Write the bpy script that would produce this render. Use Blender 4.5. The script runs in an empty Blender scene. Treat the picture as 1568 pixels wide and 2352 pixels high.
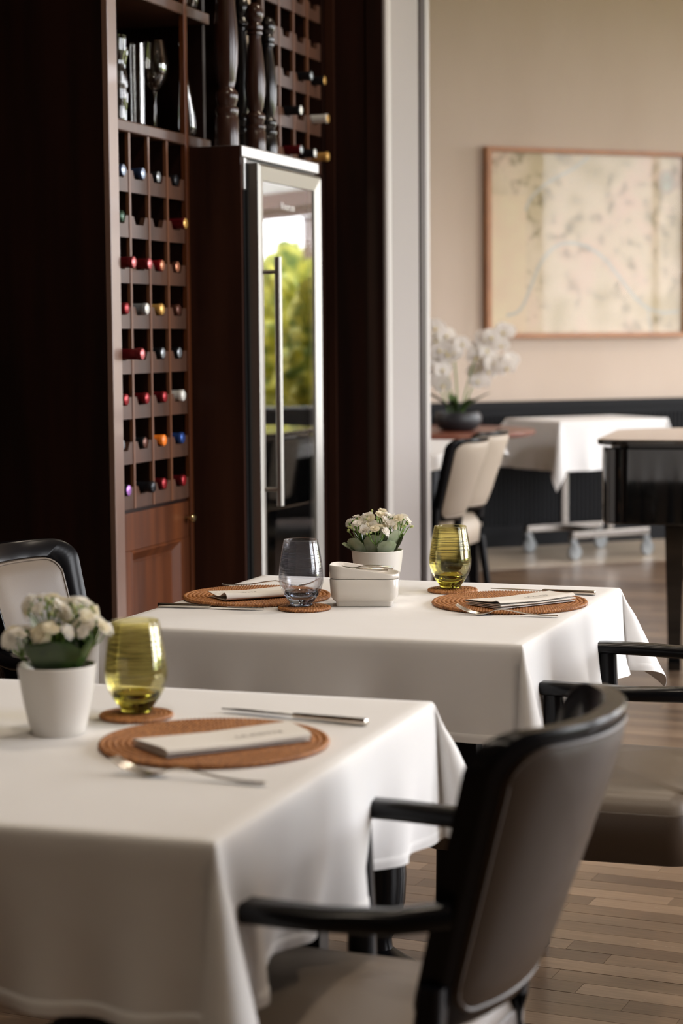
import bpy, bmesh, math, random
from mathutils import Vector, Matrix
R = math.radians
PI = math.pi
sc = bpy.context.scene
C = sc.collection

# ------------------------------------------------------------------ camera
FPX, CAM_H, PITCH, ROLL = 4573.0, 1.29, math.atan(406 / 4573.0), 0.008
cam_d = bpy.data.cameras.new('camera')
cam = bpy.data.objects.new('camera', cam_d); C.objects.link(cam)
cam_d.sensor_fit = 'HORIZONTAL'; cam_d.sensor_width = 24.0
cam_d.lens = 24.0 * FPX / 1568.0
cam_d.clip_start = 0.05; cam_d.clip_end = 200
cam.matrix_world = (Matrix.Translation((0, 0, CAM_H)) @ Matrix.Rotation(R(90) - PITCH, 4, 'X')
                    @ Matrix.Rotation(-ROLL, 4, 'Z'))
cam_d.dof.use_dof = True; cam_d.dof.focus_distance = 4.0; cam_d.dof.aperture_fstop = 4.0
sc.camera = cam

# ------------------------------------------------------------------ world, exposure
world = bpy.data.worlds.new('sky'); sc.world = world; world.use_nodes = True
wn = world.node_tree; bg = wn.nodes['Background']
bg.inputs[0].default_value = (0.95, 0.96, 1.0, 1); bg.inputs[1].default_value = 11.0
sc.view_settings.view_transform = 'Standard'; sc.view_settings.look = 'None'
sc.view_settings.gamma = 1; sc.view_settings.use_curve_mapping = False
sc.view_settings.exposure = 0.27
sc.cycles.max_bounces = 10; sc.cycles.transparent_max_bounces = 24
sc.cycles.caustics_reflective = False; sc.cycles.caustics_refractive = False
sc.cycles.sample_clamp_indirect = 6.0

# ------------------------------------------------------------------ geometry of the place
def ray(x, y):
    a = (x - 784) / FPX; b = -(y - 1176) / FPX
    c, s = math.cos(ROLL), math.sin(ROLL)
    a, b = c * a + s * b, -s * a + c * b
    return Vector((a, math.cos(PITCH) + b * math.sin(PITCH), -math.sin(PITCH) + b * math.cos(PITCH)))
def at_z(x, y, z):
    r = ray(x, y); t = (z - CAM_H) / r.z
    return Vector((r.x * t, r.y * t, z))
def at_y(x, y, Y):
    r = ray(x, y); t = Y / r.y
    return Vector((r.x * t, Y, CAM_H + r.z * t))
def proj(P):
    d = P - Vector((0, 0, CAM_H))
    f = d.y * math.cos(PITCH) - d.z * math.sin(PITCH); u = d.y * math.sin(PITCH) + d.z * math.cos(PITCH)
    return 784 + FPX * d.x / f, 1176 - FPX * u / f
AZ = R(18.3)
WU = Vector((math.sin(AZ), math.cos(AZ), 0)); WV = Vector((math.cos(AZ), -math.sin(AZ), 0))
WO = Vector((-0.59, 5.2, 0))
def W(x, s, z=0.0):            # frame of the left wall: x out into the room, s along the wall
    return WO + WV * x + WU * s + Vector((0, 0, z))
FAZ = R(67)
FD = Vector((math.sin(FAZ), math.cos(FAZ), 0)); FN = Vector((math.cos(FAZ), -math.sin(FAZ), 0))
FO = Vector((1.10, 12.08, 0))
def FW(s, n, z=0.0):           # frame of the far wall: s along it, n out into the room
    return FO + FD * s + FN * n + Vector((0, 0, z))
CEIL = 3.7

# ------------------------------------------------------------------ materials
def nt(name):
    m = bpy.data.materials.new(name); m.use_nodes = True
    return m, m.node_tree, m.node_tree.nodes['Principled BSDF']
def setp(p, **k):
    names = dict(color='Base Color', rough='Roughness', metal='Metallic', spec='Specular IOR Level', coat='Coat Weight',
                 coat_rough='Coat Roughness', trans='Transmission Weight', ior='IOR', sheen='Sheen Weight', sss='Subsurface Weight')
    for a, v in k.items():
        if a == 'color' and len(v) == 3: v = (*v, 1)
        p.inputs[names[a]].default_value = v
def mat(name, color, rough=0.5, noise=None, bump=None, **k):
    """plain material; noise=(scale vec, amount, second colour); bump=(scale, strength, distance)"""
    m, t, p = nt(name); setp(p, color=color, rough=rough, **k)
    tc = None
    if noise or bump:
        tc = t.nodes.new('ShaderNodeTexCoord')
    if noise:
        mp = t.nodes.new('ShaderNodeMapping'); mp.inputs['Scale'].default_value = noise[0]
        n = t.nodes.new('ShaderNodeTexNoise'); n.inputs['Scale'].default_value = 1.0; n.inputs['Detail'].default_value = 6
        rp = t.nodes.new('ShaderNodeValToRGB')
        rp.color_ramp.elements[0].color = (*color, 1); rp.color_ramp.elements[1].color = (*noise[1], 1)
        rp.color_ramp.elements[0].position = 0.35; rp.color_ramp.elements[1].position = 0.65
        t.links.new(tc.outputs['Object'], mp.inputs[0]); t.links.new(mp.outputs[0], n.inputs['Vector'])
        t.links.new(n.outputs[0], rp.inputs[0]); t.links.new(rp.outputs[0], p.inputs['Base Color'])
    if bump:
        n2 = t.nodes.new('ShaderNodeTexNoise'); n2.inputs['Scale'].default_value = bump[0]; n2.inputs['Detail'].default_value = 3
        b = t.nodes.new('ShaderNodeBump'); b.inputs['Strength'].default_value = bump[1]; b.inputs['Distance'].default_value = bump[2]
        t.links.new(tc.outputs['Object'], n2.inputs['Vector']); t.links.new(n2.outputs[0], b.inputs['Height'])
        t.links.new(b.outputs[0], p.inputs['Normal'])
    return m
M = {}
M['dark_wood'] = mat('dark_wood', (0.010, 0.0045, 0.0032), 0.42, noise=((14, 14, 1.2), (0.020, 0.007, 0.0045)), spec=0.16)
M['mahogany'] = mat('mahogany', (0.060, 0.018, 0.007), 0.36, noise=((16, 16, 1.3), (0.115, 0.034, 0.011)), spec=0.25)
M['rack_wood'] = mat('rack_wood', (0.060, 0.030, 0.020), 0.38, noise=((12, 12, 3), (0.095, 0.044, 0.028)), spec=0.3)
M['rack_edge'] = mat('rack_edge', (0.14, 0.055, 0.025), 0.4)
M['cooler_wood'] = mat('cooler_wood', (0.018, 0.0065, 0.004), 0.42, noise=((14, 14, 1.2), (0.038, 0.014, 0.008)), spec=0.16)
M['stile_wood'] = mat('stile_wood', (0.15, 0.085, 0.062), 0.34, noise=((12, 12, 2), (0.19, 0.11, 0.08)), coat=0.15)
M['mill_brown'] = mat('mill_brown', (0.035, 0.014, 0.009), 0.22, spec=0.5)
M['mill_black'] = mat('mill_black', (0.005, 0.004, 0.004), 0.2, spec=0.5)
M['mill_pale'] = mat('mill_pale', (0.55, 0.42, 0.28), 0.4)
M['steel'] = mat('steel', (0.33, 0.315, 0.29), 0.42, metal=1.0)
M['steel_trim'] = mat('steel_trim', (0.55, 0.55, 0.56), 0.42, metal=0.7)
M['chrome'] = mat('chrome', (0.33, 0.30, 0.27), 0.25, metal=1.0)
M['cutlery'] = mat('cutlery', (0.66, 0.62, 0.56), 0.17, metal=1.0)
M['black_metal'] = mat('black_metal', (0.012, 0.013, 0.014), 0.35)
M['black_lacquer'] = mat('black_lacquer', (0.005, 0.005, 0.006), 0.24, bump=(60, 0.04, 0.001), spec=0.2)
M['piano_black'] = mat('piano_black', (0.003, 0.003, 0.003), 0.06, coat=1.0)
M['piano_lid'] = mat('piano_lid', (0.012, 0.010, 0.009), 0.12, coat=1.0)
M['leather'] = mat('leather', (0.15, 0.117, 0.088), 0.42, bump=(420, 0.35, 0.0006))
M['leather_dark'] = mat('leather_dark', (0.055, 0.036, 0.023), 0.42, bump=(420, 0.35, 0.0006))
M['leather_cream'] = mat('leather_cream', (0.50, 0.42, 0.33), 0.45)
M['wall'] = mat('wall_paper', (0.57, 0.46, 0.37), 0.85, noise=((3, 3, 1.2), (0.60, 0.49, 0.40)), bump=(90, 0.15, 0.001))
M['ceiling'] = mat('ceiling_paint', (0.80, 0.76, 0.70), 0.9)
M['wainscot'] = mat('wainscot_paint', (0.009, 0.009, 0.010), 0.6, spec=0.15)
M['pier_cloth'] = mat('pier_fabric', (0.34, 0.31, 0.29), 0.7, bump=(200, 0.2, 0.001))
M['trim_white'] = mat('trim_pale', (0.50, 0.47, 0.44), 0.45)
M['frame_wood'] = mat('frame_wood', (0.33, 0.13, 0.045), 0.4, noise=((10, 10, 10), (0.40, 0.17, 0.06)))
M['ceramic'] = mat('ceramic', (0.74, 0.70, 0.64), 0.22, coat=0.3)
M['ceramic_matt'] = mat('ceramic_satin', (0.76, 0.73, 0.68), 0.38)
M['linen'] = mat('linen_napkin', (0.80, 0.77, 0.72), 0.85, bump=(700, 0.3, 0.0004))
M['print'] = mat('grey_print', (0.12, 0.10, 0.09), 0.7)
M['badge'] = mat('badge_silver', (0.8, 0.8, 0.78), 0.3)
M['red_table'] = mat('red_brown_top', (0.16, 0.045, 0.025), 0.3)
M['bowl_black'] = mat('bowl_black', (0.020, 0.020, 0.022), 0.45)

def petal_mat(name, c, f=0.4):
    m = bpy.data.materials.new(name); m.use_nodes = True; t = m.node_tree; t.nodes.clear()
    o_ = t.nodes.new('ShaderNodeOutputMaterial'); d = t.nodes.new('ShaderNodeBsdfDiffuse'); tl = t.nodes.new('ShaderNodeBsdfTranslucent'); mx = t.nodes.new('ShaderNodeMixShader')
    d.inputs[0].default_value = (*c, 1); tl.inputs[0].default_value = (*c, 1); mx.inputs[0].default_value = f
    t.links.new(d.outputs[0], mx.inputs[1]); t.links.new(tl.outputs[0], mx.inputs[2]); t.links.new(mx.outputs[0], o_.inputs[0]); M[name] = m
petal_mat('petal', (0.93, 0.90, 0.84)); petal_mat('petal_warm', (0.90, 0.84, 0.68)); petal_mat('orchid', (0.95, 0.91, 0.87), 0.45)
M['orchid_lip'] = mat('orchid_lip', (0.70, 0.58, 0.25), 0.5)
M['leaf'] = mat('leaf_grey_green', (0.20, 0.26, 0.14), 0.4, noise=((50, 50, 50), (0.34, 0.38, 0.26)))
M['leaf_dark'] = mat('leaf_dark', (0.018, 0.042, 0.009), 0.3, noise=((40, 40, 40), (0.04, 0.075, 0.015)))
M['stem'] = mat('stem_green', (0.16, 0.30, 0.05), 0.5)
M['bud'] = mat('bud', (0.50, 0.55, 0.22), 0.5)
M['soil'] = mat('soil', (0.02, 0.013, 0.009), 0.95)
M['bottle'] = mat('bottle_glass', (0.004, 0.006, 0.004), 0.08)
M['brass'] = mat('brass', (0.55, 0.42, 0.22), 0.25, metal=1.0)
M['shelf_orange'] = mat('beech_shelf', (0.42, 0.17, 0.05), 0.45)
M['floor_base'] = mat('floor_joint', (0.035, 0.025, 0.018), 0.8)
M['floor_pale'] = mat('floor_pale', (0.55, 0.46, 0.36), 0.25)
M['hedge'] = mat('hedge_green', (0.08, 0.14, 0.02), 0.7, noise=((8, 8, 8), (0.60, 0.56, 0.09)))
M['grass'] = mat('grass', (0.16, 0.22, 0.05), 0.9, noise=((2, 2, 2), (0.28, 0.30, 0.06)))
M['brown_paint'] = mat('brown_paint', (0.16, 0.075, 0.045), 0.6)
M['rug_brown'] = mat('rug_brown', (0.035, 0.022, 0.016), 0.95, spec=0.05)
M['orange'] = mat('orange_cloth', (0.75, 0.33, 0.05), 0.7)
M['castor'] = mat('castor_grey', (0.24, 0.25, 0.25), 0.3, metal=0.5)

# white table linen with a fine weave
m, t, p = nt('table_linen'); setp(p, color=(0.80, 0.79, 0.78), rough=0.78, sheen=0.15)
tc = t.nodes.new('ShaderNodeTexCoord')
w1 = t.nodes.new('ShaderNodeTexWave'); w1.inputs['Scale'].default_value = 260; w1.bands_direction = 'DIAGONAL'
n1 = t.nodes.new('ShaderNodeTexNoise'); n1.inputs['Scale'].default_value = 9; n1.inputs['Detail'].default_value = 3
b1 = t.nodes.new('ShaderNodeBump'); b1.inputs['Strength'].default_value = 0.12; b1.inputs['Distance'].default_value = 0.0004
b2 = t.nodes.new('ShaderNodeBump'); b2.inputs['Strength'].default_value = 0.35; b2.inputs['Distance'].default_value = 0.006
t.links.new(tc.outputs['Object'], w1.inputs['Vector']); t.links.new(tc.outputs['Object'], n1.inputs['Vector'])
t.links.new(w1.outputs['Fac'], b1.inputs['Height']); t.links.new(n1.outputs[0], b2.inputs['Height'])
t.links.new(b1.outputs[0], b2.inputs['Normal']); t.links.new(b2.outputs[0], p.inputs['Normal'])
M['cloth'] = m

# oak boards: tone differs board by board, grain runs along the board
m, t, p = nt('oak_boards'); setp(p, rough=0.30, spec=0.5)
tc = t.nodes.new('ShaderNodeTexCoord'); oi = t.nodes.new('ShaderNodeObjectInfo'); ge = t.nodes.new('ShaderNodeNewGeometry')
ad = t.nodes.new('ShaderNodeMath'); ad.operation = 'ADD'
fr = t.nodes.new('ShaderNodeMath'); fr.operation = 'FRACT'
t.links.new(oi.outputs['Random'], ad.inputs[0]); t.links.new(ge.outputs['Random Per Island'], ad.inputs[1]); t.links.new(ad.outputs[0], fr.inputs[0])
rp = t.nodes.new('ShaderNodeValToRGB'); el = rp.color_ramp.elements
el[0].color = (0.125, 0.080, 0.053, 1); el[1].color = (0.33, 0.228, 0.152, 1)
e = el.new(0.35); e.color = (0.175, 0.115, 0.075, 1); e = el.new(0.7); e.color = (0.215, 0.145, 0.095, 1)
t.links.new(fr.outputs[0], rp.inputs[0])
wp = t.nodes.new('ShaderNodeVectorMath'); wp.operation = 'ADD'
cb = t.nodes.new('ShaderNodeCombineXYZ'); ml = t.nodes.new('ShaderNodeMath'); ml.operation = 'MULTIPLY'; ml.inputs[1].default_value = 37
t.links.new(fr.outputs[0], ml.inputs[0]); t.links.new(ml.outputs[0], cb.inputs[0]); t.links.new(ml.outputs[0], cb.inputs[1])
t.links.new(tc.outputs['Object'], wp.inputs[0]); t.links.new(cb.outputs[0], wp.inputs[1])
mp = t.nodes.new('ShaderNodeMapping'); mp.inputs['Scale'].default_value = (9, 160, 1)
n = t.nodes.new('ShaderNodeTexNoise'); n.inputs['Scale'].default_value = 1; n.inputs['Detail'].default_value = 6
t.links.new(wp.outputs[0], mp.inputs[0]); t.links.new(mp.outputs[0], n.inputs['Vector'])
mx = t.nodes.new('ShaderNodeMix'); mx.data_type = 'RGBA'; mx.blend_type = 'MULTIPLY'; mx.inputs[0].default_value = 0.75
g = t.nodes.new('ShaderNodeValToRGB'); g.color_ramp.elements[0].color = (0.62, 0.6, 0.58, 1); g.color_ramp.elements[1].color = (1.12, 1.1, 1.06, 1)
g.color_ramp.elements[0].position = 0.3; g.color_ramp.elements[1].position = 0.7
t.links.new(n.outputs[0], g.inputs[0]); t.links.new(rp.outputs[0], mx.inputs[6]); t.links.new(g.outputs[0], mx.inputs[7])
# pale medullary flecks
mp2 = t.nodes.new('ShaderNodeMapping'); mp2.inputs['Scale'].default_value = (26, 60, 1); mp2.inputs['Rotation'].default_value = (0, 0, 0.5)
n3 = t.nodes.new('ShaderNodeTexNoise'); n3.inputs['Scale'].default_value = 1; n3.inputs['Detail'].default_value = 2; n3.inputs['Distortion'].default_value = 1.2
t.links.new(wp.outputs[0], mp2.inputs[0]); t.links.new(mp2.outputs[0], n3.inputs['Vector'])
f2 = t.nodes.new('ShaderNodeValToRGB'); f2.color_ramp.elements[0].position = 0.70; f2.color_ramp.elements[1].position = 0.74
t.links.new(n3.outputs[0], f2.inputs[0])
mx2 = t.nodes.new('ShaderNodeMix'); mx2.data_type = 'RGBA'; mx2.inputs[7].default_value = (0.42, 0.33, 0.24, 1)
gt = t.nodes.new('ShaderNodeMath'); gt.operation = 'GREATER_THAN'; gt.inputs[1].default_value = 0.72
ms = t.nodes.new('ShaderNodeMath'); ms.operation = 'MULTIPLY'; ms2 = t.nodes.new('ShaderNodeMath'); ms2.operation = 'MULTIPLY'; ms2.inputs[1].default_value = 0.7
t.links.new(fr.outputs[0], gt.inputs[0]); t.links.new(gt.outputs[0], ms.inputs[0]); t.links.new(f2.outputs[0], ms.inputs[1])
t.links.new(ms.outputs[0], ms2.inputs[0]); t.links.new(ms2.outputs[0], mx2.inputs[0]); t.links.new(mx.outputs[2], mx2.inputs[6])
t.links.new(mx2.outputs[2], p.inputs['Base Color'])
b = t.nodes.new('ShaderNodeBump'); b.inputs['Strength'].default_value = 0.2; b.inputs['Distance'].default_value = 0.0006
t.links.new(n.outputs[0], b.inputs['Height']); t.links.new(b.outputs[0], p.inputs['Normal'])
M['oak'] = m

# rattan
m, t, p = nt('rattan'); setp(p, rough=0.42)
tc = t.nodes.new('ShaderNodeTexCoord')
n = t.nodes.new('ShaderNodeTexNoise'); n.inputs['Scale'].default_value = 150; n.inputs['Detail'].default_value = 4
rp = t.nodes.new('ShaderNodeValToRGB'); el = rp.color_ramp.elements
el[0].position = 0.3; el[0].color = (0.20, 0.065, 0.018, 1); el[1].position = 0.72; el[1].color = (0.56, 0.25, 0.085, 1)
t.links.new(tc.outputs['Object'], n.inputs['Vector']); t.links.new(n.outputs[0], rp.inputs[0]); t.links.new(rp.outputs[0], p.inputs['Base Color'])
M['rattan'] = m

def thin_glass(name, tint, streak=None, refl=1.0, gloss=(1, 1, 1)):
    m = bpy.data.materials.new(name); m.use_nodes = True; t = m.node_tree; t.nodes.clear()
    out = t.nodes.new('ShaderNodeOutputMaterial'); tr = t.nodes.new('ShaderNodeBsdfTransparent'); gl = t.nodes.new('ShaderNodeBsdfGlossy')
    tr.inputs[0].default_value = (*tint, 1); gl.inputs['Color'].default_value = (*gloss, 1); gl.inputs['Roughness'].default_value = 0.02
    fr = t.nodes.new('ShaderNodeFresnel'); fr.inputs[0].default_value = 1.5
    mu = t.nodes.new('ShaderNodeMath'); mu.operation = 'MULTIPLY'; mu.inputs[1].default_value = refl; mu.use_clamp = True
    mx = t.nodes.new('ShaderNodeMixShader')
    t.links.new(fr.outputs[0], mu.inputs[0]); t.links.new(mu.outputs[0], mx.inputs[0]); t.links.new(tr.outputs[0], mx.inputs[1]); t.links.new(gl.outputs[0], mx.inputs[2])
    last = mx.outputs[0]
    if streak:
        lo, hi, dark = streak
        tc = t.nodes.new('ShaderNodeTexCoord'); mp = t.nodes.new('ShaderNodeMapping'); mp.inputs['Scale'].default_value = (10, 10, 800)
        n = t.nodes.new('ShaderNodeTexNoise'); n.inputs['Scale'].default_value = 1; n.inputs['Detail'].default_value = 2
        rp = t.nodes.new('ShaderNodeValToRGB'); rp.color_ramp.elements[0].position = 0.54; rp.color_ramp.elements[1].position = 0.62
        t.links.new(tc.outputs['Object'], mp.inputs[0]); t.links.new(mp.outputs[0], n.inputs['Vector']); t.links.new(n.outputs[0], rp.inputs[0])
        sp = t.nodes.new('ShaderNodeSeparateXYZ'); t.links.new(tc.outputs['Object'], sp.inputs[0])
        mr = t.nodes.new('ShaderNodeMapRange'); mr.interpolation_type = 'SMOOTHSTEP'
        mr.inputs[1].default_value = lo; mr.inputs[2].default_value = lo + 0.03; t.links.new(sp.outputs[2], mr.inputs[0])
        mr2 = t.nodes.new('ShaderNodeMapRange'); mr2.inputs[1].default_value = hi; mr2.inputs[2].default_value = hi + 0.02
        mr2.inputs[3].default_value = 1.0; mr2.inputs[4].default_value = 0.35; t.links.new(sp.outputs[2], mr2.inputs[0])
        a = t.nodes.new('ShaderNodeMath'); a.operation = 'MULTIPLY'; b = t.nodes.new('ShaderNodeMath'); b.operation = 'MULTIPLY'
        c = t.nodes.new('ShaderNodeMath'); c.operation = 'MULTIPLY'; c.inputs[1].default_value = 0.45
        t.links.new(mr.outputs[0], a.inputs[0]); t.links.new(mr2.outputs[0], a.inputs[1]); t.links.new(a.outputs[0], b.inputs[0]); t.links.new(rp.outputs[0], b.inputs[1])
        t.links.new(b.outputs[0], c.inputs[0])
        st = t.nodes.new('ShaderNodeBsdfPrincipled'); setp(st, color=dark, rough=0.25)
        m2 = t.nodes.new('ShaderNodeMixShader'); t.links.new(c.outputs[0], m2.inputs[0]); t.links.new(last, m2.inputs[1]); t.links.new(st.outputs[0], m2.inputs[2])
        last = m2.outputs[0]
    t.links.new(last, out.inputs[0]); return m
def solid_glass(name, color, ior=1.5):
    m, t, p = nt(name); setp(p, color=color, rough=0.0, trans=1.0, ior=ior); return m
M['olive_glass'] = thin_glass('olive_glass', (0.955, 0.925, 0.70), (0.035, 0.105, (0.10, 0.09, 0.02)), 0.5)
M['olive_base'] = solid_glass('olive_glass_base', (0.42, 0.38, 0.06))
M['blue_glass'] = thin_glass('blue_glass', (0.955, 0.965, 0.99), (0.045, 0.095, (0.07, 0.075, 0.09)), 0.5)
M['blue_base'] = solid_glass('blue_glass_base', (0.55, 0.66, 0.85))
M['clear_glass'] = thin_glass('clear_glass', (0.93, 0.92, 0.90), None, 0.9)
M['cooler_glass'] = thin_glass('cooler_glass', (0.80, 0.77, 0.73), None, 2.0)
M['picture_glass'] = thin_glass('picture_glass', (0.99, 0.99, 0.99), None, 0.12)

# the map sheet
m, t, p = nt('map_sheet'); setp(p, rough=0.6)
tc = t.nodes.new('ShaderNodeTexCoord')
n = t.nodes.new('ShaderNodeTexNoise'); n.inputs['Scale'].default_value = 3.2; n.inputs['Detail'].default_value = 2
n2 = t.nodes.new('ShaderNodeTexNoise'); n2.inputs['Scale'].default_value = 14; n2.inputs['Detail'].default_value = 3; n2.inputs['Roughness'].default_value = 0.6
rp = t.nodes.new('ShaderNodeValToRGB'); el = rp.color_ramp.elements
el[0].position = 0.32; el[0].color = (0.56, 0.46, 0.29, 1); el[1].position = 0.68; el[1].color = (0.74, 0.55, 0.43, 1)
e = el.new(0.5); e.color = (0.70, 0.58, 0.42, 1)
r2 = t.nodes.new('ShaderNodeValToRGB'); r2.color_ramp.elements[0].position = 0.33; r2.color_ramp.elements[0].color = (0.36, 0.34, 0.24, 1)
r2.color_ramp.elements[1].position = 0.47; r2.color_ramp.elements[1].color = (1, 1, 1, 1)
mx = t.nodes.new('ShaderNodeMix'); mx.data_type = 'RGBA'; mx.blend_type = 'MULTIPLY'; mx.inputs[0].default_value = 0.7
t.links.new(tc.outputs['Object'], n.inputs['Vector']); t.links.new(tc.outputs['Object'], n2.inputs['Vector'])
t.links.new(n.outputs[0], rp.inputs[0]); t.links.new(n2.outputs[0], r2.inputs[0]); t.links.new(rp.outputs[0], mx.inputs[6]); t.links.new(r2.outputs[0], mx.inputs[7])
t.links.new(mx.outputs[2], p.inputs['Base Color'])
M['map'] = m
M['map_blue'] = mat('map_river', (0.50, 0.49, 0.43), 0.6)
M['map_pale'] = mat('map_inset', (0.74, 0.62, 0.42), 0.6, noise=((6, 6, 6), (0.72, 0.56, 0.40)))
M['map_grey'] = mat('map_seal', (0.36, 0.28, 0.22), 0.6)
M['map_grey2'] = mat('map_seal_field', (0.48, 0.48, 0.38), 0.6)

# ------------------------------------------------------------------ mesh helpers
class MB:
    def __init__(s): s.v = []; s.f = []
    def add(s, vs, fs):
        o = len(s.v); s.v += [tuple(x) for x in vs]; s.f += [tuple(i + o for i in f) for f in fs]; return s
    def box(s, a, b, ch=0.0):
        (x0, y0, z0), (x1, y1, z1) = a, b
        if ch <= 0:
            vs = [(x0, y0, z0), (x1, y0, z0), (x1, y1, z0), (x0, y1, z0), (x0, y0, z1), (x1, y0, z1), (x1, y1, z1), (x0, y1, z1)]
            return s.add(vs, [(0, 3, 2, 1), (4, 5, 6, 7), (0, 1, 5, 4), (1, 2, 6, 5), (2, 3, 7, 6), (3, 0, 4, 7)])
        bm = bmesh.new(); bmesh.ops.create_cube(bm, size=1)
        for v in bm.verts: v.co = Vector(((x0 + x1) / 2 + v.co.x * (x1 - x0), (y0 + y1) / 2 + v.co.y * (y1 - y0), (z0 + z1) / 2 + v.co.z * (z1 - z0)))
        bmesh.ops.bevel(bm, geom=bm.edges[:] + bm.verts[:], offset=ch, segments=2, affect='EDGES', profile=0.5)
        bm.verts.index_update(); s.add([v.co for v in bm.verts], [[v.index for v in f.verts] for f in bm.faces]); bm.free(); return s
    def loops(s, loops, close=True, cap0=True, cap1=True):
        n = len(loops[0]); vs = [p for l in loops for p in l]; fs = []
        for i in range(len(loops) - 1):
            for j in range(n if close else n - 1):
                k = (j + 1) % n
                fs.append((i * n + j, i * n + k, (i + 1) * n + k, (i + 1) * n + j))
        if cap0: fs.append(tuple(range(n))[::-1])
        if cap1: fs.append(tuple((len(loops) - 1) * n + j for j in range(n)))
        return s.add(vs, fs)
    def lathe(s, prof, seg=32, c=(0, 0, 0), cap0=True, cap1=True, sx=1.0, sy=1.0):
        L = [[(c[0] + r * sx * math.cos(2 * PI * j / seg), c[1] + r * sy * math.sin(2 * PI * j / seg), c[2] + z) for j in range(seg)] for r, z in prof]
        return s.loops(L, True, cap0, cap1)
    def tube(s, pts, r, seg=8, caps=True):
        pts = [Vector(p) for p in pts]; rs = r if isinstance(r, (list, tuple)) else [r] * len(pts); L = []
        up = Vector((0, 0, 1))
        for i, p in enumerate(pts):
            d = (pts[min(i + 1, len(pts) - 1)] - pts[max(i - 1, 0)]).normalized()
            a = d.cross(up)
            if a.length < 1e-3: a = d.cross(Vector((1, 0, 0)))
            a.normalize(); bb = a.cross(d).normalized()
            L.append([p + (a * math.cos(2 * PI * j / seg) + bb * math.sin(2 * PI * j / seg)) * rs[i] for j in range(seg)])
        return s.loops(L, True, caps, caps)
    def bar(s, pts, w, h, ch=0.25):
        """sweep a rectangle (w wide, h high, eased edges) along pts"""
        pts = [Vector(p) for p in pts]; L = []
        for i, p in enumerate(pts):
            ww = w[i] if isinstance(w, (list, tuple)) else w; hh = h[i] if isinstance(h, (list, tuple)) else h
            d = (pts[min(i + 1, len(pts) - 1)] - pts[max(i - 1, 0)]).normalized()
            a = d.cross(Vector((0, 0, 1)))
            if a.length < 0.05: a = Vector((0, 1, 0)) - d * d.y
            a.normalize(); b = a.cross(d).normalized()
            e = min(ww, hh) * ch
            q = [(-ww / 2 + e, -hh / 2), (ww / 2 - e, -hh / 2), (ww / 2, -hh / 2 + e), (ww / 2, hh / 2 - e), (ww / 2 - e, hh / 2), (-ww / 2 + e, hh / 2), (-ww / 2, hh / 2 - e), (-ww / 2, -hh / 2 + e)]
            L.append([p + a * x + b * y for x, y in q])
        return s.loops(L)
    def grid(s, P):
        """P[i][j] open grid"""
        n = len(P[0]); vs = [p for r in P for p in r]
        return s.add(vs, [(i * n + j, i * n + j + 1, (i + 1) * n + j + 1, (i + 1) * n + j) for i in range(len(P) - 1) for j in range(n - 1)])
    def mesh(s, name, m, smooth=False, angle=40):
        me = bpy.data.meshes.new(name); me.from_pydata([tuple(v) for v in s.v], [], s.f); me.update()
        if m: me.materials.append(M[m] if isinstance(m, str) else m)
        bm = bmesh.new(); bm.from_mesh(me); bmesh.ops.recalc_face_normals(bm, faces=bm.faces); bm.to_mesh(me); bm.free()
        if smooth:
            me.polygons.foreach_set('use_smooth', [True] * len(me.polygons))
            if angle < 180:
                me.set_sharp_from_angle(angle=R(angle))
        return me
    def build(s, name, m, parent=None, smooth=False, angle=40, loc=None, rot=None):
        return link(name, s.mesh(name, m, smooth, angle), parent, loc, rot)
def link(name, me, parent=None, loc=None, rot=None):
    o = bpy.data.objects.new(name, me); C.objects.link(o)
    if parent: o.parent = parent
    if loc is not None: o.location = loc
    if rot is not None: o.rotation_euler = rot
    return o
def tag(o, label=None, cat=None, group=None, kind=None):
    if label: o['label'] = label
    if cat: o['category'] = cat
    if group: o['group'] = group
    if kind: o['kind'] = kind
    return o
def thing(name, label, cat, loc=(0, 0, 0), rz=0.0, group=None):
    o = bpy.data.objects.new(name, None); C.objects.link(o); o.empty_display_size = 0.05
    o.location = loc; o.rotation_euler = (0, 0, rz)
    return tag(o, label, cat, group)
def copy_tree(o, parent=None):
    c = o.copy(); C.objects.link(c); c.parent = parent
    for ch in o.children: copy_tree(ch, c)
    return c
def sup(n, w, d, e=4.0, cx=0, cy=0):
    """rounded rectangle outline"""
    out = []
    for j in range(n):
        a = 2 * PI * (j + 0.5) / n; c, s_ = math.cos(a), math.sin(a)
        out.append((cx + w / 2 * math.copysign(abs(c) ** (2 / e), c), cy + d / 2 * math.copysign(abs(s_) ** (2 / e), s_)))
    return out
def rrect(w, d, r, n=5, cx=0, cy=0):
    out = []
    for sx, sy, a0 in ((1, 1, 0), (-1, 1, 90), (-1, -1, 180), (1, -1, 270)):
        for k in range(n + 1):
            a = R(a0 + 90 * k / n); out.append((cx + sx * (w / 2 - r) + r * math.cos(a), cy + sy * (d / 2 - r) + r * math.sin(a)))
    return out
def slab(mb, w, d, r, prof, n=5, cx=0, cy=0):
    """stack of rounded rectangles; prof = [(inset, z)]"""
    mb.loops([[(x, y, z) for x, y in rrect(w - 2 * i, d - 2 * i, max(r - i, 0.0005), n, cx, cy)] for i, z in prof]); return mb
def text_mesh(txt, size, name):
    cu = bpy.data.curves.new(name, 'FONT'); cu.body = txt; cu.size = size; cu.extrude = 0.0001; cu.align_x = 'CENTER'; cu.align_y = 'CENTER'; cu.space_character = 1.15
    ob = bpy.data.objects.new('tmp', cu); C.objects.link(ob)
    me = bpy.data.meshes.new_from_object(ob.evaluated_get(bpy.context.evaluated_depsgraph_get()))
    bpy.data.objects.remove(ob); bpy.data.curves.remove(cu); me.name = name
    return me

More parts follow.
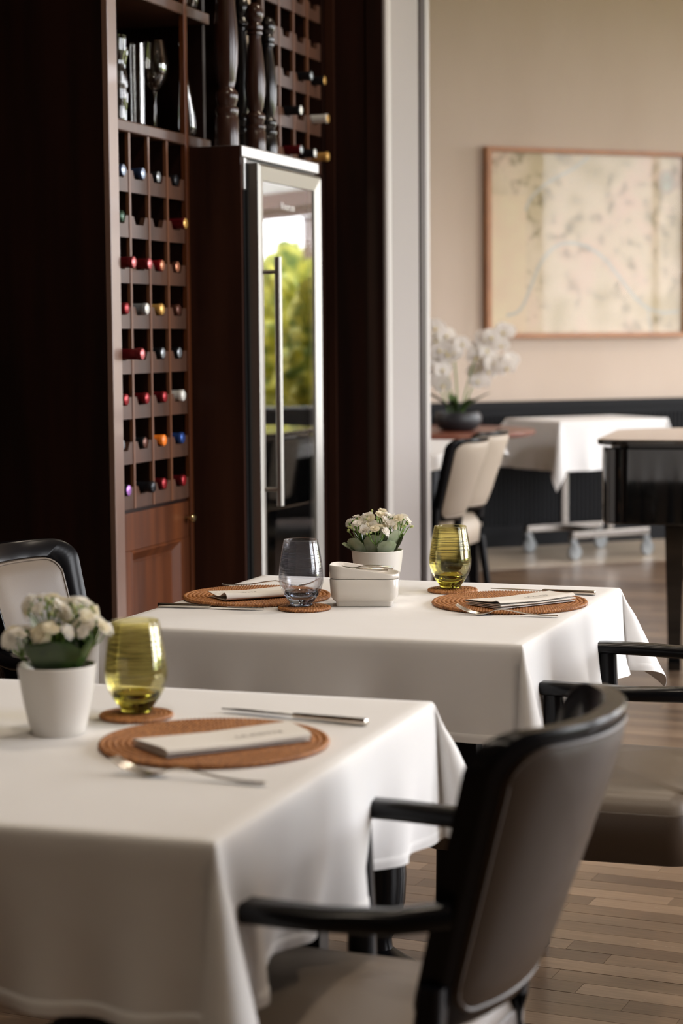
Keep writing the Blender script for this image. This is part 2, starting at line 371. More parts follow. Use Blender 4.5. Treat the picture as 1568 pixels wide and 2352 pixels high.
# ------------------------------------------------------------------ window light and lamps
def portal(c, dirn, w, h, into):
    L = bpy.data.lights.new('window_portal', 'AREA'); L.shape = 'RECTANGLE'; L.size = w; L.size_y = h; L.cycles.is_portal = True
    o = bpy.data.objects.new('window_portal', L); C.objects.link(o)
    z = -into.normalized(); x = dirn.normalized(); y = z.cross(x)
    o.matrix_world = Matrix(((x.x, y.x, z.x, c.x), (x.y, y.y, z.y, c.y), (x.z, y.z, z.z, c.z), (0, 0, 0, 1)))
RX = 5.2       # distance of the window wall from the rack plane
WIN_S = [(-1.9, -0.3), (0.8, 3.2), (5.0, 7.2)]
WIN_Z = (0.45, 3.1)
for a, b in WIN_S:
    portal(W(RX, (a + b) / 2, sum(WIN_Z) / 2), WU, b - a, WIN_Z[1] - WIN_Z[0], -WV)
FWIN = (4.75, 7.2, 0.62, 2.33)
portal(FW((FWIN[0] + FWIN[1]) / 2, 0.0, (FWIN[2] + FWIN[3]) / 2), FD, FWIN[1] - FWIN[0], FWIN[3] - FWIN[2], FN)

def ceiling_lamp(loc, power, label):
    o = thing('ceiling_light', label, 'ceiling light', loc, 0, 'recessed ceiling downlights')
    MB().lathe([(0.045, 0), (0.055, 0), (0.055, -0.012), (0.045, -0.012)], 24, cap0=False, cap1=False).build('ring', 'steel', o, True)
    em = bpy.data.materials.get('lamp_glow')
    if not em:
        em, t_, p_ = nt('lamp_glow'); p_.inputs['Emission Color'].default_value = (1, 0.78, 0.52, 1); p_.inputs['Emission Strength'].default_value = 60
    MB().lathe([(0.0005, -0.002), (0.045, -0.002)], 24, cap0=False, cap1=False).build('diffuser', em, o)
    L = bpy.data.lights.new('downlight', 'SPOT'); L.energy = power; L.color = (1, 0.86, 0.70); L.spot_size = R(120); L.spot_blend = 0.6; L.shadow_soft_size = 0.05
    lo = bpy.data.objects.new('downlight', L); C.objects.link(lo); lo.parent = o; lo.location = (0, 0, -0.02)
for i, (x, s_) in enumerate([(1.2, -3.4), (1.2, -1.0), (1.2, 1.2), (2.6, -2.2), (2.6, 0.4), (1.9, 4.0), (3.4, 5.2), (0.9, 6.0)]):
    ceiling_lamp(W(x, s_, CEIL - 0.001), 55, 'recessed warm downlight in the ceiling, ' + ['behind the camera by the cabinet wall', 'before the wine cabinet', 'beside the wine cooler', 'over the window side behind the camera', 'over the window side near the tables', 'over the piano side', 'by the windows of the far room', 'over the orchid table'][i])

# ------------------------------------------------------------------ floor
PD = Vector((math.sin(R(114)), math.cos(R(114)), 0)); PN = Vector((-PD.y, PD.x, 0)); PROT = math.atan2(PD.y, PD.x)
floor = MB().box((-9, -10, -0.03), (14, 22, -0.012)).build('floor', 'floor_base'); tag(floor, kind='structure')
rng = random.Random(7)
PW = 0.066; lens_ = [0.42, 0.55, 0.7, 0.85, 1.0]
def inside(P):
    d = P - WO; x = d.dot(WV); s_ = d.dot(WU); n = (P - FO).dot(FN)
    return -1.0 < x < RX + 0.2 and s_ > -9.2 and n > 0.6
cands = []; rest = []
for i in range(-150, 290):
    a = -14 + rng.random()
    while a < 14:
        l = rng.choice(lens_); c = PN * (i * PW) + PD * (a + l / 2); a += l + 0.0012
        if not inside(c): continue
        px, py = proj(c + Vector((0, 0, 0))) if c.y > 1 else (-1, -1)
        ends = [proj(c + PD * k * l / 2)[0] for k in (-1, 1)] if c.y > 1 else [-1, -1]
        if 1240 < py < 2420 and max(ends) > 480 and min(ends) < 1600 and c.y < 7.2: cands.append((c.y, c, l))
        else: rest.append((c, l))
cands.sort(key=lambda q: q[0])
rest += [(c, l) for _, c, l in cands[290:]]; cands = cands[:290]
pm = {l: MB().box((-l / 2, -PW / 2 + 0.0008, -0.012), (l / 2, PW / 2 - 0.0008, 0.0)).mesh('plank', 'oak') for l in lens_}
for _, c, l in cands:
    link('plank', pm[l], floor, c + Vector((0, 0, rng.uniform(-0.0004, 0.0))), (0, 0, PROT))
mb = MB()
for c, l in rest:
    # joined in the boards' own frame so that the grain follows them
    q = Vector((c.dot(PD), c.dot(PN), 0)); dz = rng.uniform(-0.0004, 0)
    mb.box((q.x - l / 2, q.y - PW / 2 + 0.0008, -0.012), (q.x + l / 2, q.y + PW / 2 - 0.0008, dz))
o = mb.build('plank_field', 'oak', floor, rot=(0, 0, PROT)); tag(o, kind='stuff')
o = MB()
o.loops([[tuple(FW(a, n_, z)) for a, n_ in ((-7, 1.02), (-7, 0.0), (9, 0.0), (9, 1.02))] for z in (-0.012, 0.0015)])
o.build('border_slab', 'floor_pale', floor)

# ------------------------------------------------------------------ walls and ceiling
def wquad(name, pts, z0, z1, m, parent=None):
    """a wall prism on a plan polygon"""
    mb = MB(); mb.loops([[(p.x, p.y, z) for p in pts] for z in (z0, z1)]); return mb.build(name, m, parent)
PS = 1.738; PX = 0.205
tag(wquad('wall_left', [W(-0.75, -10), W(-0.60, -10), W(-0.60, PS), W(-0.75, PS)], 0, CEIL, 'dark_wood'), kind='structure')
tag(wquad('wall_back', [W(-0.6, -9.3), W(RX, -9.3), W(RX, -9.1), W(-0.6, -9.1)], 0, CEIL, 'wall'), kind='structure')
tag(wquad('wall_side', [W(-4.6, PS), W(-4.5, PS), W(-4.5, 12), W(-4.6, 12)], 0, CEIL, 'wall'), kind='structure')
ce = wquad('ceiling', [W(-1, -9.5), W(RX + 0.2, -9.5), W(RX + 0.2, 14), W(-6, 14)], CEIL, CEIL + 0.1, 'ceiling'); tag(ce, kind='structure')
wr = wquad('wall_right', [W(RX, -9.3), W(RX + 0.15, -9.3), W(RX + 0.15, 8.6), W(RX, 8.6)], 0, WIN_Z[0], 'wall'); tag(wr, kind='structure')
wquad('wall_head', [W(RX, -9.3), W(RX + 0.15, -9.3), W(RX + 0.15, 8.6), W(RX, 8.6)], WIN_Z[1], CEIL, 'wall', wr)
edges = [-9.3] + [q for ab in WIN_S for q in ab] + [8.6]
for k in range(0, len(edges), 2):
    wquad('pier', [W(RX, edges[k]), W(RX + 0.15, edges[k]), W(RX + 0.15, edges[k + 1]), W(RX, edges[k + 1])], *WIN_Z, 'wall', wr)
def window_frame(n, P, ends, zz, th=0.05, mull=1):
    mb = MB(); a, b = ends
    root = None
    segs = [(a, a + th, zz[0], zz[1]), (b - th, b, zz[0], zz[1]), (a, b, zz[0], zz[0] + th), (a, b, zz[1] - th, zz[1])]
    for k in range(1, mull + 1):
        c = a + (b - a) * k / (mull + 1); segs.append((c - th / 2, c + th / 2, zz[0], zz[1]))
    for (s0, s1, z0, z1) in segs:
        mb.loops([[tuple(P(s0, 0.03, z)), tuple(P(s1, 0.03, z)), tuple(P(s1, 0.09, z)), tuple(P(s0, 0.09, z))] for z in (z0, z1)])
    o = mb.build('window_%d' % n, 'brown_paint'); tag(o, kind='structure')
for k, ab in enumerate(WIN_S): window_frame(k + 1, lambda s_, n_, z: W(RX + n_, s_, z), ab, WIN_Z)
window_frame(4, lambda s_, n_, z: FW(s_, -n_, z), (FWIN[0], FWIN[1]), FWIN[2:], 0.06, 0)

# far wall with its opening out of frame
wf = wquad('wall_far', [FW(-7, 0), FW(FWIN[0], 0), FW(FWIN[0], -0.15), FW(-7, -0.15)], 0, CEIL, 'wall'); tag(wf, kind='structure')
wquad('wall_below_window', [FW(FWIN[0], 0), FW(FWIN[1], 0), FW(FWIN[1], -0.15), FW(FWIN[0], -0.15)], 0, FWIN[2], 'wall', wf)
wquad('wall_head', [FW(FWIN[0], 0), FW(FWIN[1], 0), FW(FWIN[1], -0.15), FW(FWIN[0], -0.15)], FWIN[3], CEIL, 'wall', wf)
wquad('wall_end', [FW(FWIN[1], 0), FW(10, 0), FW(10, -0.15), FW(FWIN[1], -0.15)], 0, CEIL, 'wall', wf)
mb = MB(); mb.loops([[tuple(FW(s_, n_, z)) for s_, n_ in ((3.0, 0), (9, 0), (9, 0.06), (3.0, 0.06))] for z in (2.47, 2.60)])
tag(mb.build('trim_1', 'trim_white'), kind='structure')
mb = MB(); mb.loops([[tuple(FW(s_, n_, z)) for s_, n_ in ((3.0, 0), (9, 0), (9, 0.05), (3.0, 0.05))] for z in (2.34, 2.47)])
tag(mb.build('trim_2', 'brown_paint'), kind='structure')

# black boarded wainscot on the far wall
wa = MB(); wa.loops([[tuple(FW(s_, n_, z)) for s_, n_ in ((-7, 0.0), (3.0, 0.0), (3.0, 0.018), (-7, 0.018))] for z in (0.0, 0.86)])
wa = wa.build('wall_wainscot', 'wainscot'); tag(wa, kind='structure')
mb = MB()
k = -4.0
while k < 3.0:
    mb.loops([[tuple(FW(k + a, n_, z)) for a, n_ in ((0, 0.018), (0.006, 0.026), (0.020, 0.026), (0.026, 0.018))] for z in (0.12, 0.82)], True, False, False); k += 0.030
o = mb.build('bead_board', 'wainscot', wa); tag(o, kind='stuff')
for nm, z0, z1, n_ in (('cap_rail', 0.84, 0.885, 0.045), ('lower_rail', 0.80, 0.84, 0.030), ('baseboard', 0.0, 0.13, 0.034)):
    mb = MB(); mb.loops([[tuple(FW(s_, q, z)) for s_, q in ((-7, 0.0), (3.0, 0.0), (3.0, n_), (-7, n_))] for z in (z0, z1)]); mb.build(nm, 'wainscot', wa)

# partition between the rooms: dark side toward the camera, pale fabric end
PS = 1.738; PX = 0.205
pa = wquad('wall_partition', [W(-4.5, PS), W(PX, PS), W(PX, 2.15), W(-4.5, 2.15)], 0, CEIL, 'dark_wood'); tag(pa, kind='structure')
wquad('end_panel', [W(PX, PS + 0.004), W(PX + 0.008, PS + 0.004), W(PX + 0.008, 2.140), W(PX, 2.140)], 0, CEIL, 'pier_cloth', pa)
mb = MB(); mb.tube([W(PX - 0.006, PS + 0.030, 0), W(PX - 0.006, PS + 0.030, CEIL)], 0.024, 16); mb.build('corner_bead', 'trim_white', pa, True)
wquad('side_bead', [W(0.004, PS - 0.014), W(0.035, PS - 0.014), W(0.035, PS), W(0.004, PS)], 0, CEIL, 'cooler_wood', pa)
wquad('side_bead', [W(0.150, PS - 0.006), W(PX, PS - 0.006), W(PX, PS), W(0.150, PS)], 0, CEIL, 'dark_wood', pa)
wquad('dark_jamb', [W(0.10, 2.15), W(PX + 0.012, 2.15), W(PX + 0.012, 2.215), W(0.10, 2.215)], 0, CEIL, 'dark_wood', pa)
mb = MB(); mb.tube([W(PX - 0.012, 2.245, 0), W(PX - 0.012, 2.245, CEIL)], 0.030, 16); mb.build('pale_jamb', 'trim_white', pa, True)

# ------------------------------------------------------------------ wine cabinet (left)
cab = thing('wine_cabinet', 'tall mahogany wine cabinet with bottle pigeonholes over a panelled door', 'cabinet', WO, -AZ)
TOP = 3.3
b = MB(); b.box((-0.60, -0.042, 0), (-0.002, -0.018, TOP)); b.build('side_panel', 'dark_wood', cab)
b = MB(); b.box((0.0, -0.042, 0), (0.018, 0.016, TOP), 0.003); b.build('stile', 'stile_wood', cab)
b = MB(); b.box((-0.01, 0.492, 0), (0.006, 0.516, TOP), 0.002); b.build('stile', 'mahogany', cab)
b = MB(); b.box((-0.45, 0.494, 0), (-0.012, 0.512, 1.83)); b.build('partition_board', 'dark_wood', cab)
b = MB(); b.box((-0.45, 1.71, 0), (0.0, 1.73, TOP)); b.build('side_panel', 'dark_wood', cab)
MB().box((-0.012, 1.20, 0), (0.0, 1.71, 1.832)).build('front_panel', 'dark_wood', cab)
MB().box((-0.014, 1.128, 1.832), (0.002, 1.150, TOP), 0.002).build('stile', 'rack_wood', cab)
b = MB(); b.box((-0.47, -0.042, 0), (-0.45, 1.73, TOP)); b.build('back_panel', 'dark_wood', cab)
b = MB(); b.box((-0.46, -0.042, TOP), (0.01, 1.73, TOP + 0.04)); b.build('top_panel', 'dark_wood', cab)
b = MB(); b.box((-0.44, -0.016, 1.826), (0.004, 0.69, 1.857), 0.004); b.build('shelf', 'rack_wood', cab)
b = MB(); b.box((-0.44, -0.016, 2.185), (0.004, 0.69, 2.217), 0.004); b.build('shelf', 'rack_wood', cab)
b = MB(); b.box((-0.44, -0.016, 2.60), (0.004, 0.69, 2.632), 0.004); b.build('shelf', 'rack_wood', cab)
b = MB(); b.box((-0.44, 0.672, 1.857), (-0.012, 0.69, TOP)); b.build('partition_board', 'dark_wood', cab)
def notch_rail(s0, pitch, n, z0, h=0.036, up=0.022, nw=0.052):
    """front rail with a trapezoid notch under each bottle"""
    pts = [(s0, z0), (s0 + pitch * n, z0)]; top = []
    for k in range(n):
        c = s0 + pitch * (k + 0.5)
        top += [(c - pitch / 2, z0 + h + up), (c - nw / 2 - 0.012, z0 + h + up), (c - nw / 2, z0 + h), (c + nw / 2, z0 + h), (c + nw / 2 + 0.012, z0 + h + up), (c + pitch / 2, z0 + h + up)]
    mb = MB()
    for k in range(n):       # column by column, quads
        c = s0 + pitch * (k + 0.5)
        xs = [(c - pitch / 2, up), (c - nw / 2 - 0.012, up), (c - nw / 2, 0), (c + nw / 2, 0), (c + nw / 2 + 0.012, up), (c + pitch / 2, up)]
        for (a, ua), (d, ud) in zip(xs[:-1], xs[1:]):
            vs = [(x, y, z) for x in (-0.014, 0.0) for y, z in ((a, z0), (d, z0), (d, z0 + h + ud), (a, z0 + h + ua))]
            mb.add(vs, [(0, 1, 2, 3), (4, 7, 6, 5), (3, 2, 6, 7), (0, 4, 5, 1)])
    return mb
RP = 0.1225; S0 = -0.0095; ROW0 = 0.833 + 0.036
rows = [ROW0 - 0.036 + 0.1197 * k for k in range(8)]     # bottom of each rail
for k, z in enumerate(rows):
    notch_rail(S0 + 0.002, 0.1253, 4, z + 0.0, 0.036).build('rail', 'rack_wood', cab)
    MB().box((-0.42, 0.017, z + 0.004), (-0.02, 0.492, z + 0.012)).build('rack_shelf', 'dark_wood', cab)  # dark boards carry the shade inside the holes in their colour
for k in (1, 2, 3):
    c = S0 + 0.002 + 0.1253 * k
    dv = MB().box((-0.40, c - 0.0050, rows[0]), (-0.008, c + 0.0050, 1.826)).build('divider', 'dark_wood', cab)  # dark body paints the holes' shade; only the front edge keeps wood colour
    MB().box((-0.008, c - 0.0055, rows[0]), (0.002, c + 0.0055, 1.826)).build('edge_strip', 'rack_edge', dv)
# lower door
MB().box((-0.02, 0.0165, 0.822), (-0.006, 0.492, rows[0] + 0.001)).build('rail', 'dark_wood', cab)
door = MB().box((-0.022, 0.018, 0.72), (0.0, 0.490, 0.822), 0.002).box((-0.022, 0.018, 0.09), (0.0, 0.085, 0.72)).box((-0.022, 0.425, 0.09), (0.0, 0.490, 0.72)).box((-0.022, 0.085, 0.09), (0.0, 0.425, 0.16)).build('door', 'mahogany', cab)
pn = MB()
pn.loops([[(x, y, z) for y, z in ((0.085 + i, 0.16 + i), (0.425 - i, 0.16 + i), (0.425 - i, 0.72 - i), (0.085 + i, 0.72 - i))] for x, i in ((0.0, 0.0), (0.004, 0.006), (-0.014, 0.030), (-0.014, 0.034), (-0.012, 0.036))], True, False, True)
pn.build('raised_panel', 'mahogany', door)
MB().lathe([(0.004, 0), (0.004, 0.012), (0.011, 0.016), (0.013, 0.022), (0.010, 0.029), (0.002, 0.031)], 20).build('knob', 'brass', door, True, loc=(0.0, 0.468, 0.775), rot=(0, R(90), 0))
MB().box((-0.02, -0.016, 0), (-0.01, 0.492, 0.09)).build('plinth', 'dark_wood', cab)
# second rack over the wine cooler
for k in range(9):
    z = 1.832 + 0.125 * k
    notch_rail(1.150, 0.1355, 4, z).build('rail', 'rack_wood', cab)
for k in range(0, 5):
    c = 1.150 + 0.1355 * k
    if k in (1, 2, 3): 
        dv = MB().box((-0.40, c - 0.0055, 1.83), (-0.008, c + 0.0055, 2.99)).build('divider', 'dark_wood', cab)  # body darkened for the shade in the holes, as in the left rack
        MB().box((-0.008, c - 0.006, 1.83), (0.002, c + 0.006, 2.99)).build('edge_strip', 'rack_edge', dv)

# ------------------------------------------------------------------ bottles
def bottle_proto(caps, end):
    r = thing('wine_bottle', 'x', 'wine bottle')
    MB().lathe([(0.0, -0.255), (0.034, -0.253), (0.0365, -0.247), (0.037, -0.090), (0.033, -0.070), (0.020, -0.050), (0.0145, -0.040), (0.0138, 0.044)], 18, cap0=False).build('bottle_body', 'bottle', r, True)
    MB().lathe([(0.0144, -0.012), (0.0146, 0.036), (0.0156, 0.037), (0.0158, 0.047), (0.0146, 0.0485)], 18, cap0=False, cap1=False).build('capsule', caps, r, True)
    MB().lathe([(0.0146, 0.0485), (0.012, 0.0502), (0.0, 0.0504)], 18, cap0=False, cap1=False).build('capsule_top', end, r, True)
    return r
def capm(n, c, rough=0.3, metal=0.5): M[n] = mat(n, c, rough, metal=metal); return n
capm('cap_dark', (0.015, 0.016, 0.02)); capm('cap_navy', (0.03, 0.05, 0.12)); capm('cap_silver_blue', (0.42, 0.50, 0.66)); capm('cap_green', (0.02, 0.06, 0.035))
capm('cap_red', (0.30, 0.012, 0.018)); capm('cap_dark_red', (0.13, 0.008, 0.012)); capm('cap_pink', (0.62, 0.16, 0.17)); capm('cap_gold', (0.72, 0.42, 0.12))
capm('cap_white', (0.75, 0.74, 0.70), 0.3, 0.2); capm('cap_orange', (0.90, 0.22, 0.02), 0.35, 0.0); capm('cap_blue', (0.03, 0.08, 0.30)); capm('cap_purple', (0.42, 0.18, 0.55))
capm('cap_brown', (0.12, 0.045, 0.03)); capm('cap_grey', (0.30, 0.32, 0.34)); capm('cap_copper', (0.55, 0.22, 0.12))
GRID = {  # row from the top: (capsule, end, how far it stands out)
    0: [('cap_navy', 'cap_silver_blue', .015), ('cap_navy', 'cap_silver_blue', .015), ('cap_dark', 'cap_grey', .005), ('cap_dark', 'cap_dark', .005)],
    1: [('cap_green', 'cap_green', .010), None, None, ('cap_dark_red', 'cap_gold', .030)],
    2: [('cap_dark_red', 'cap_pink', .040), ('cap_dark_red', 'cap_pink', .030), ('cap_red', 'cap_copper', .012), ('cap_brown', 'cap_copper', .004)],
    3: [('cap_dark_red', 'cap_red', .018), ('cap_grey', 'cap_white', .020), ('cap_gold', 'cap_gold', .010), ('cap_brown', 'cap_brown', .006)],
    4: [('cap_dark_red', 'cap_pink', .060), ('cap_red', 'cap_pink', .002), ('cap_dark', 'cap_grey', .010), ('cap_dark', 'cap_grey', .006)],
    5: [('cap_dark_red', 'cap_red', .012), ('cap_dark_red', 'cap_red', .016), ('cap_dark_red', 'cap_red', .014), ('cap_white', 'cap_white', .016)],
    6: [('cap_dark', 'cap_grey', -.002), ('cap_dark', 'cap_brown', .008), ('cap_orange', 'cap_orange', .010), ('cap_blue', 'cap_blue', .012)],
    7: [('cap_dark', 'cap_purple', .014), ('cap_dark', 'cap_dark', .030), ('cap_dark_red', 'cap_red', .008), ('cap_dark_red', 'cap_red', .014)],
}
ORD = ['top', 'second', 'third', 'fourth', 'fifth', 'sixth', 'seventh', 'bottom']
COL = ['leftmost', 'second', 'third', 'rightmost']
NICE = dict(cap_dark='black', cap_navy='navy', cap_silver_blue='silvery blue', cap_green='dark green', cap_red='red', cap_dark_red='dark red', cap_pink='pink', cap_gold='gold',
            cap_white='white', cap_orange='orange', cap_blue='blue', cap_purple='purple', cap_brown='brown', cap_grey='grey', cap_copper='copper')
protos = {}
def place_bottle(c, e, x, y, z, label, group):
    if (c, e) not in protos: protos[(c, e)] = o = bottle_proto(c, e)
    else: o = copy_tree(protos[(c, e)])
    o.location = W(x, y, z); o.rotation_euler = (Matrix.Rotation(-AZ, 4, 'Z') @ Matrix.Rotation(R(90), 4, 'Y')).to_euler()
    o['label'] = label; o['group'] = group
for r_, cols in GRID.items():
    zb = rows[7 - r_] + 0.036 + 0.0168
    for k, q in enumerate(cols):
        if not q: continue
        c, e, out = q
        place_bottle(c, e, out - 0.050, S0 + 0.002 + 0.1253 * (k + 0.5), zb,
                     'bottle with %s capsule, %s row of left rack, %s hole' % (NICE[e] if NICE[e] == NICE[c] else NICE[c] + '-' + NICE[e], ORD[r_], COL[k]), 'wine bottles in the left rack')
for (c, e, x, col, row, nm) in [('cap_dark', 'cap_white', .0, 1, 1, 'black'), ('cap_white', 'cap_gold', .0, 3, 1, 'white'), ('cap_dark', 'cap_gold', -.01, 3, 2, 'black gold-ended'),
                            ('cap_dark', 'cap_grey', -.01, 2, 2, 'black'), ('cap_dark_red', 'cap_grey', .0, 1, 0, 'dark red'), ('cap_dark', 'cap_white', .0, 2, 0, 'black'), ('cap_gold', 'cap_gold', .0, 3, 0, 'gold')]:
    place_bottle(c, e, x, 1.150 + 0.1355 * (col + 0.5), 1.832 + 0.125 * row + 0.036 + 0.0168,
                 'bottle with %s capsule above the wine cooler, %s row up, %s hole' % (nm, ['lowest', 'second', 'third'][row], ['leftmost', 'second', 'third', 'rightmost'][col]), 'wine bottles in the rack above the cooler')

# ------------------------------------------------------------------ wine cooler
fr = thing('wine_cooler', 'tall glass-door wine cooler with steel frame and long bar handle', 'wine cooler', WO, -AZ)
MB().box((0.005, 0.518, 0), (0.160, 0.534, 1.822)).build('side_panel', 'cooler_wood', fr)
cs = MB().box((-0.42, 0.534, 0.0), (0.150, 0.545, 1.79)).box((-0.42, 1.165, 0.0), (0.150, 1.18, 1.79)).box((-0.42, 0.545, 0.0), (0.150, 1.165, 0.10)).box((-0.42, 0.545, 1.775), (0.150, 1.165, 1.79)).box((-0.42, 0.545, 0.1), (-0.41, 1.165, 1.775)).build('casing', 'black_metal', fr)
MB().box((0.004, 0.520, 1.790), (0.166, 1.18, 1.823), 0.004).build('top_trim', 'steel_trim', fr)
MB().box((0.150, 0.534, 1.70), (0.166, 0.552, 1.790), 0.003).build('side_trim', 'steel_trim', fr)
MB().box((0.150, 0.534, 0.02), (0.163, 0.542, 1.70)).box((0.148, 0.545, 0.02), (0.170, 0.575, 1.775)).box((0.150, 0.575, 1.735), (0.170, 1.09, 1.775)).build('gasket', 'black_metal', fr)
d0, d1, z0, z1, sw = 0.553, 1.092, 0.12, 1.775, 0.046
dr = MB()
outer = [(d0, z0), (d1, z0), (d1, z1), (d0, z1)]; inner = [(d0 + sw, z0 + sw), (d1 - sw, z0 + sw), (d1 - sw, z1 - sw), (d0 + sw, z1 - sw)]
def q4(pts, x): return [(x, y, z) for y, z in pts]
mid = [(d0 + 0.008, z0 + 0.008), (d1 - 0.008, z0 + 0.008), (d1 - 0.008, z1 - 0.008), (d0 + 0.008, z1 - 0.008)]
dr.loops([q4(inner, 0.168), q4(outer, 0.168), q4(outer, 0.198), q4(mid, 0.205), q4(inner, 0.196), q4(inner, 0.168)], True, False, False)
dr = dr.build('door', 'steel', fr)
MB().box((0.188, d0 + sw - 0.002, z0 + sw - 0.002), (0.192, d1 - sw + 0.002, z1 - sw + 0.002)).build('pane', 'cooler_glass', dr)
h = MB(); hx, hs = 0.247, 0.578
h.tube([(hx, hs, 0.806), (hx, hs, 1.512)], 0.0105, 20)
for z in (0.852, 1.470): h.tube([(0.199, hs, z), (hx, hs, z)], 0.006, 12)
h.build('handle', 'steel', dr, True)
bm_ = text_mesh('Vinorum', 0.030, 'badge'); bm_.materials.append(M['badge'])
link('badge', bm_, dr, (0.1935, 0.815, 1.666), (R(90), 0, R(90)))
for k, z in enumerate([0.28, 0.42, 0.56, 0.70, 0.84, 0.98, 1.12, 1.26, 1.40, 1.54]):
    MB().box((-0.40, 0.548, z), (0.150, 1.16, z + 0.010)).box((0.140, 0.548, z - 0.012), (0.150, 1.16, z + 0.022)).build('shelf', 'shelf_orange', fr)
for z in (0.52, 0.66, 0.80, 0.94, 1.22, 1.50, 1.70):
    L = bpy.data.lights.new('cooler_lamp', 'POINT'); L.energy = 1.3; L.color = (1, 0.82, 0.6); L.shadow_soft_size = 0.008  # added point lights without fittings, so the shelves show through the door
    lo = bpy.data.objects.new('cooler_lamp', L); C.objects.link(lo); lo.parent = fr; lo.location = (0.158, 0.612, z)
cb = [('cap_white', 0.66), ('cap_dark', 0.76), ('cap_gold', 0.86), ('cap_white', 0.96), ('cap_dark', 1.06)]
lab_row = {0.56: 'fourth', 0.70: 'fifth', 0.84: 'sixth'}
for c_ in ('cap_white', 'cap_dark', 'cap_gold'):
    if (c_, c_) not in protos: protos[(c_, c_)] = None
for z, w_ in lab_row.items():
    for j, (c, y) in enumerate(cb):
        if protos[(c, c)] is None: protos[(c, c)] = o = bottle_proto(c, c)
        else: o = copy_tree(protos[(c, c)])
        o.location = W(0.085, y, z + 0.010 + 0.0385); o.rotation_euler = (Matrix.Rotation(-AZ, 4, 'Z') @ Matrix.Rotation(R(90), 4, 'Y')).to_euler()
        o['label'] = 'bottle inside the wine cooler, %s shelf from below, %s from left' % (w_, ['first', 'second', 'third', 'fourth', 'fifth'][j]); o['group'] = 'bottles inside the wine cooler'

# ------------------------------------------------------------------ pepper mills on the cooler
def mill(x, s_, label, m, h, r0, seg=32, pale=False, name='pepper_mill'):
    o = thing(name, label, 'pepper mill', W(x, s_, 1.8235), -AZ, 'pepper mills on top of the wine cooler')
    P = [(1.00, 0), (1.02, .01), (1.02, .13), (.93, .14), (1.0, .152), (1.03, .165), (.99, .178), (.80, .185), (.86, .20), (.97, .215), (1.0, .235), (.95, .25), (.72, .262), (.66, .27)]
    body = P + [(.80, .30), (1.0, .38), (1.04, .46), (.98, .55), (.80, .66), (.64, .74), (.62, .78)]
    MB().lathe([(0, 0)] + [(r0 * a, h * b_) for a, b_ in body] + [(0, h * 0.78)], seg, cap0=False, cap1=False).build('body', m, o, True)
    hd = [(.62, .78), (.78, .785), (.80, .80), (.66, .81), (.84, .82), (.86, .84), (.74, .85), (.62, .865), (.80, .885), (.92, .915), (.90, .95), (.70, .98), (.30, .998), (0, 1.0)]
    MB().lathe([(r0 * a, h * b_) for a, b_ in hd], seg, cap0=False, cap1=False).build('head', m, o, True)
    return o
mill(0.095, 0.585, 'largest brown turned pepper mill, at the left front corner of the cooler top', 'mill_brown', 0.62, 0.033)
mill(0.030, 0.870, 'black pepper mill half hidden right behind the largest brown mill', 'mill_black', 0.470, 0.029)
mill(0.125, 0.735, 'mid-sized brown turned pepper mill between the two black mills', 'mill_brown', 0.425, 0.029)
mill(0.115, 0.862, 'black pepper mill at the right end of the row on the cooler', 'mill_black', 0.405, 0.028)
o = thing('mill_handle', 'pale wooden mill handle rising behind the mid-sized brown mill', 'mill handle', W(-0.035, 1.085, 1.8325), -AZ)
MB().lathe([(0.0, 0), (0.03, 0), (0.03, 0.03), (0.012, 0.05), (0.012, 0.38), (0.014, 0.40), (0.0135, 0.70), (0.0, 0.72)], 20, cap0=False, cap1=False).build('shaft', 'mill_pale', o, True)

# ------------------------------------------------------------------ glassware on the cabinet shelves
def glassthing(name, label, cat, x, s_, z, outer, inner, parts=(), tilt=0.0, group=None, seg=32):
    o = thing(name, label, cat, W(x, s_, z), -AZ, group)
    f = lambda q: (q[0], q[1])
    mb = MB(); L = []
    for r_, zz in outer + inner[::-1]:
        L.append([(r_ * math.cos(2 * PI * j / seg), r_ * math.sin(2 * PI * j / seg) - tilt * max(0, zz - 0.05) ** 1.0, zz) for j in range(seg)])
    mb.loops(L); mb.build('bowl', 'clear_glass', o, True, 60)
    return o
ZS = 1.8575
glassthing('vase', 'tall narrow straight glass cylinder on the cabinet shelf', 'glass vase', -0.05, 0.296, ZS, [(0.019, 0.0), (0.0195, 0.225)], [(0.016, 0.012), (0.017, 0.225)])
o = glassthing('wine_glass', 'large balloon wine glass right of the glass cylinder on the shelf', 'wine glass', -0.055, 0.425, ZS + 0.0,
               [(0.006, 0.112), (0.014, 0.120), (0.028, 0.140), (0.0365, 0.165), (0.0375, 0.185), (0.034, 0.215), (0.028, 0.250)], [(0.002, 0.116), (0.012, 0.123), (0.0265, 0.142), (0.0352, 0.166), (0.0362, 0.185), (0.0328, 0.215), (0.0272, 0.250)])
MB().lathe([(0.0, 0), (0.034, 0.001), (0.033, 0.003), (0.006, 0.007), (0.0036, 0.016), (0.0034, 0.095), (0.006, 0.110), (0.0, 0.113)], 28, cap0=False, cap1=False).build('stem', 'clear_glass', o, True)
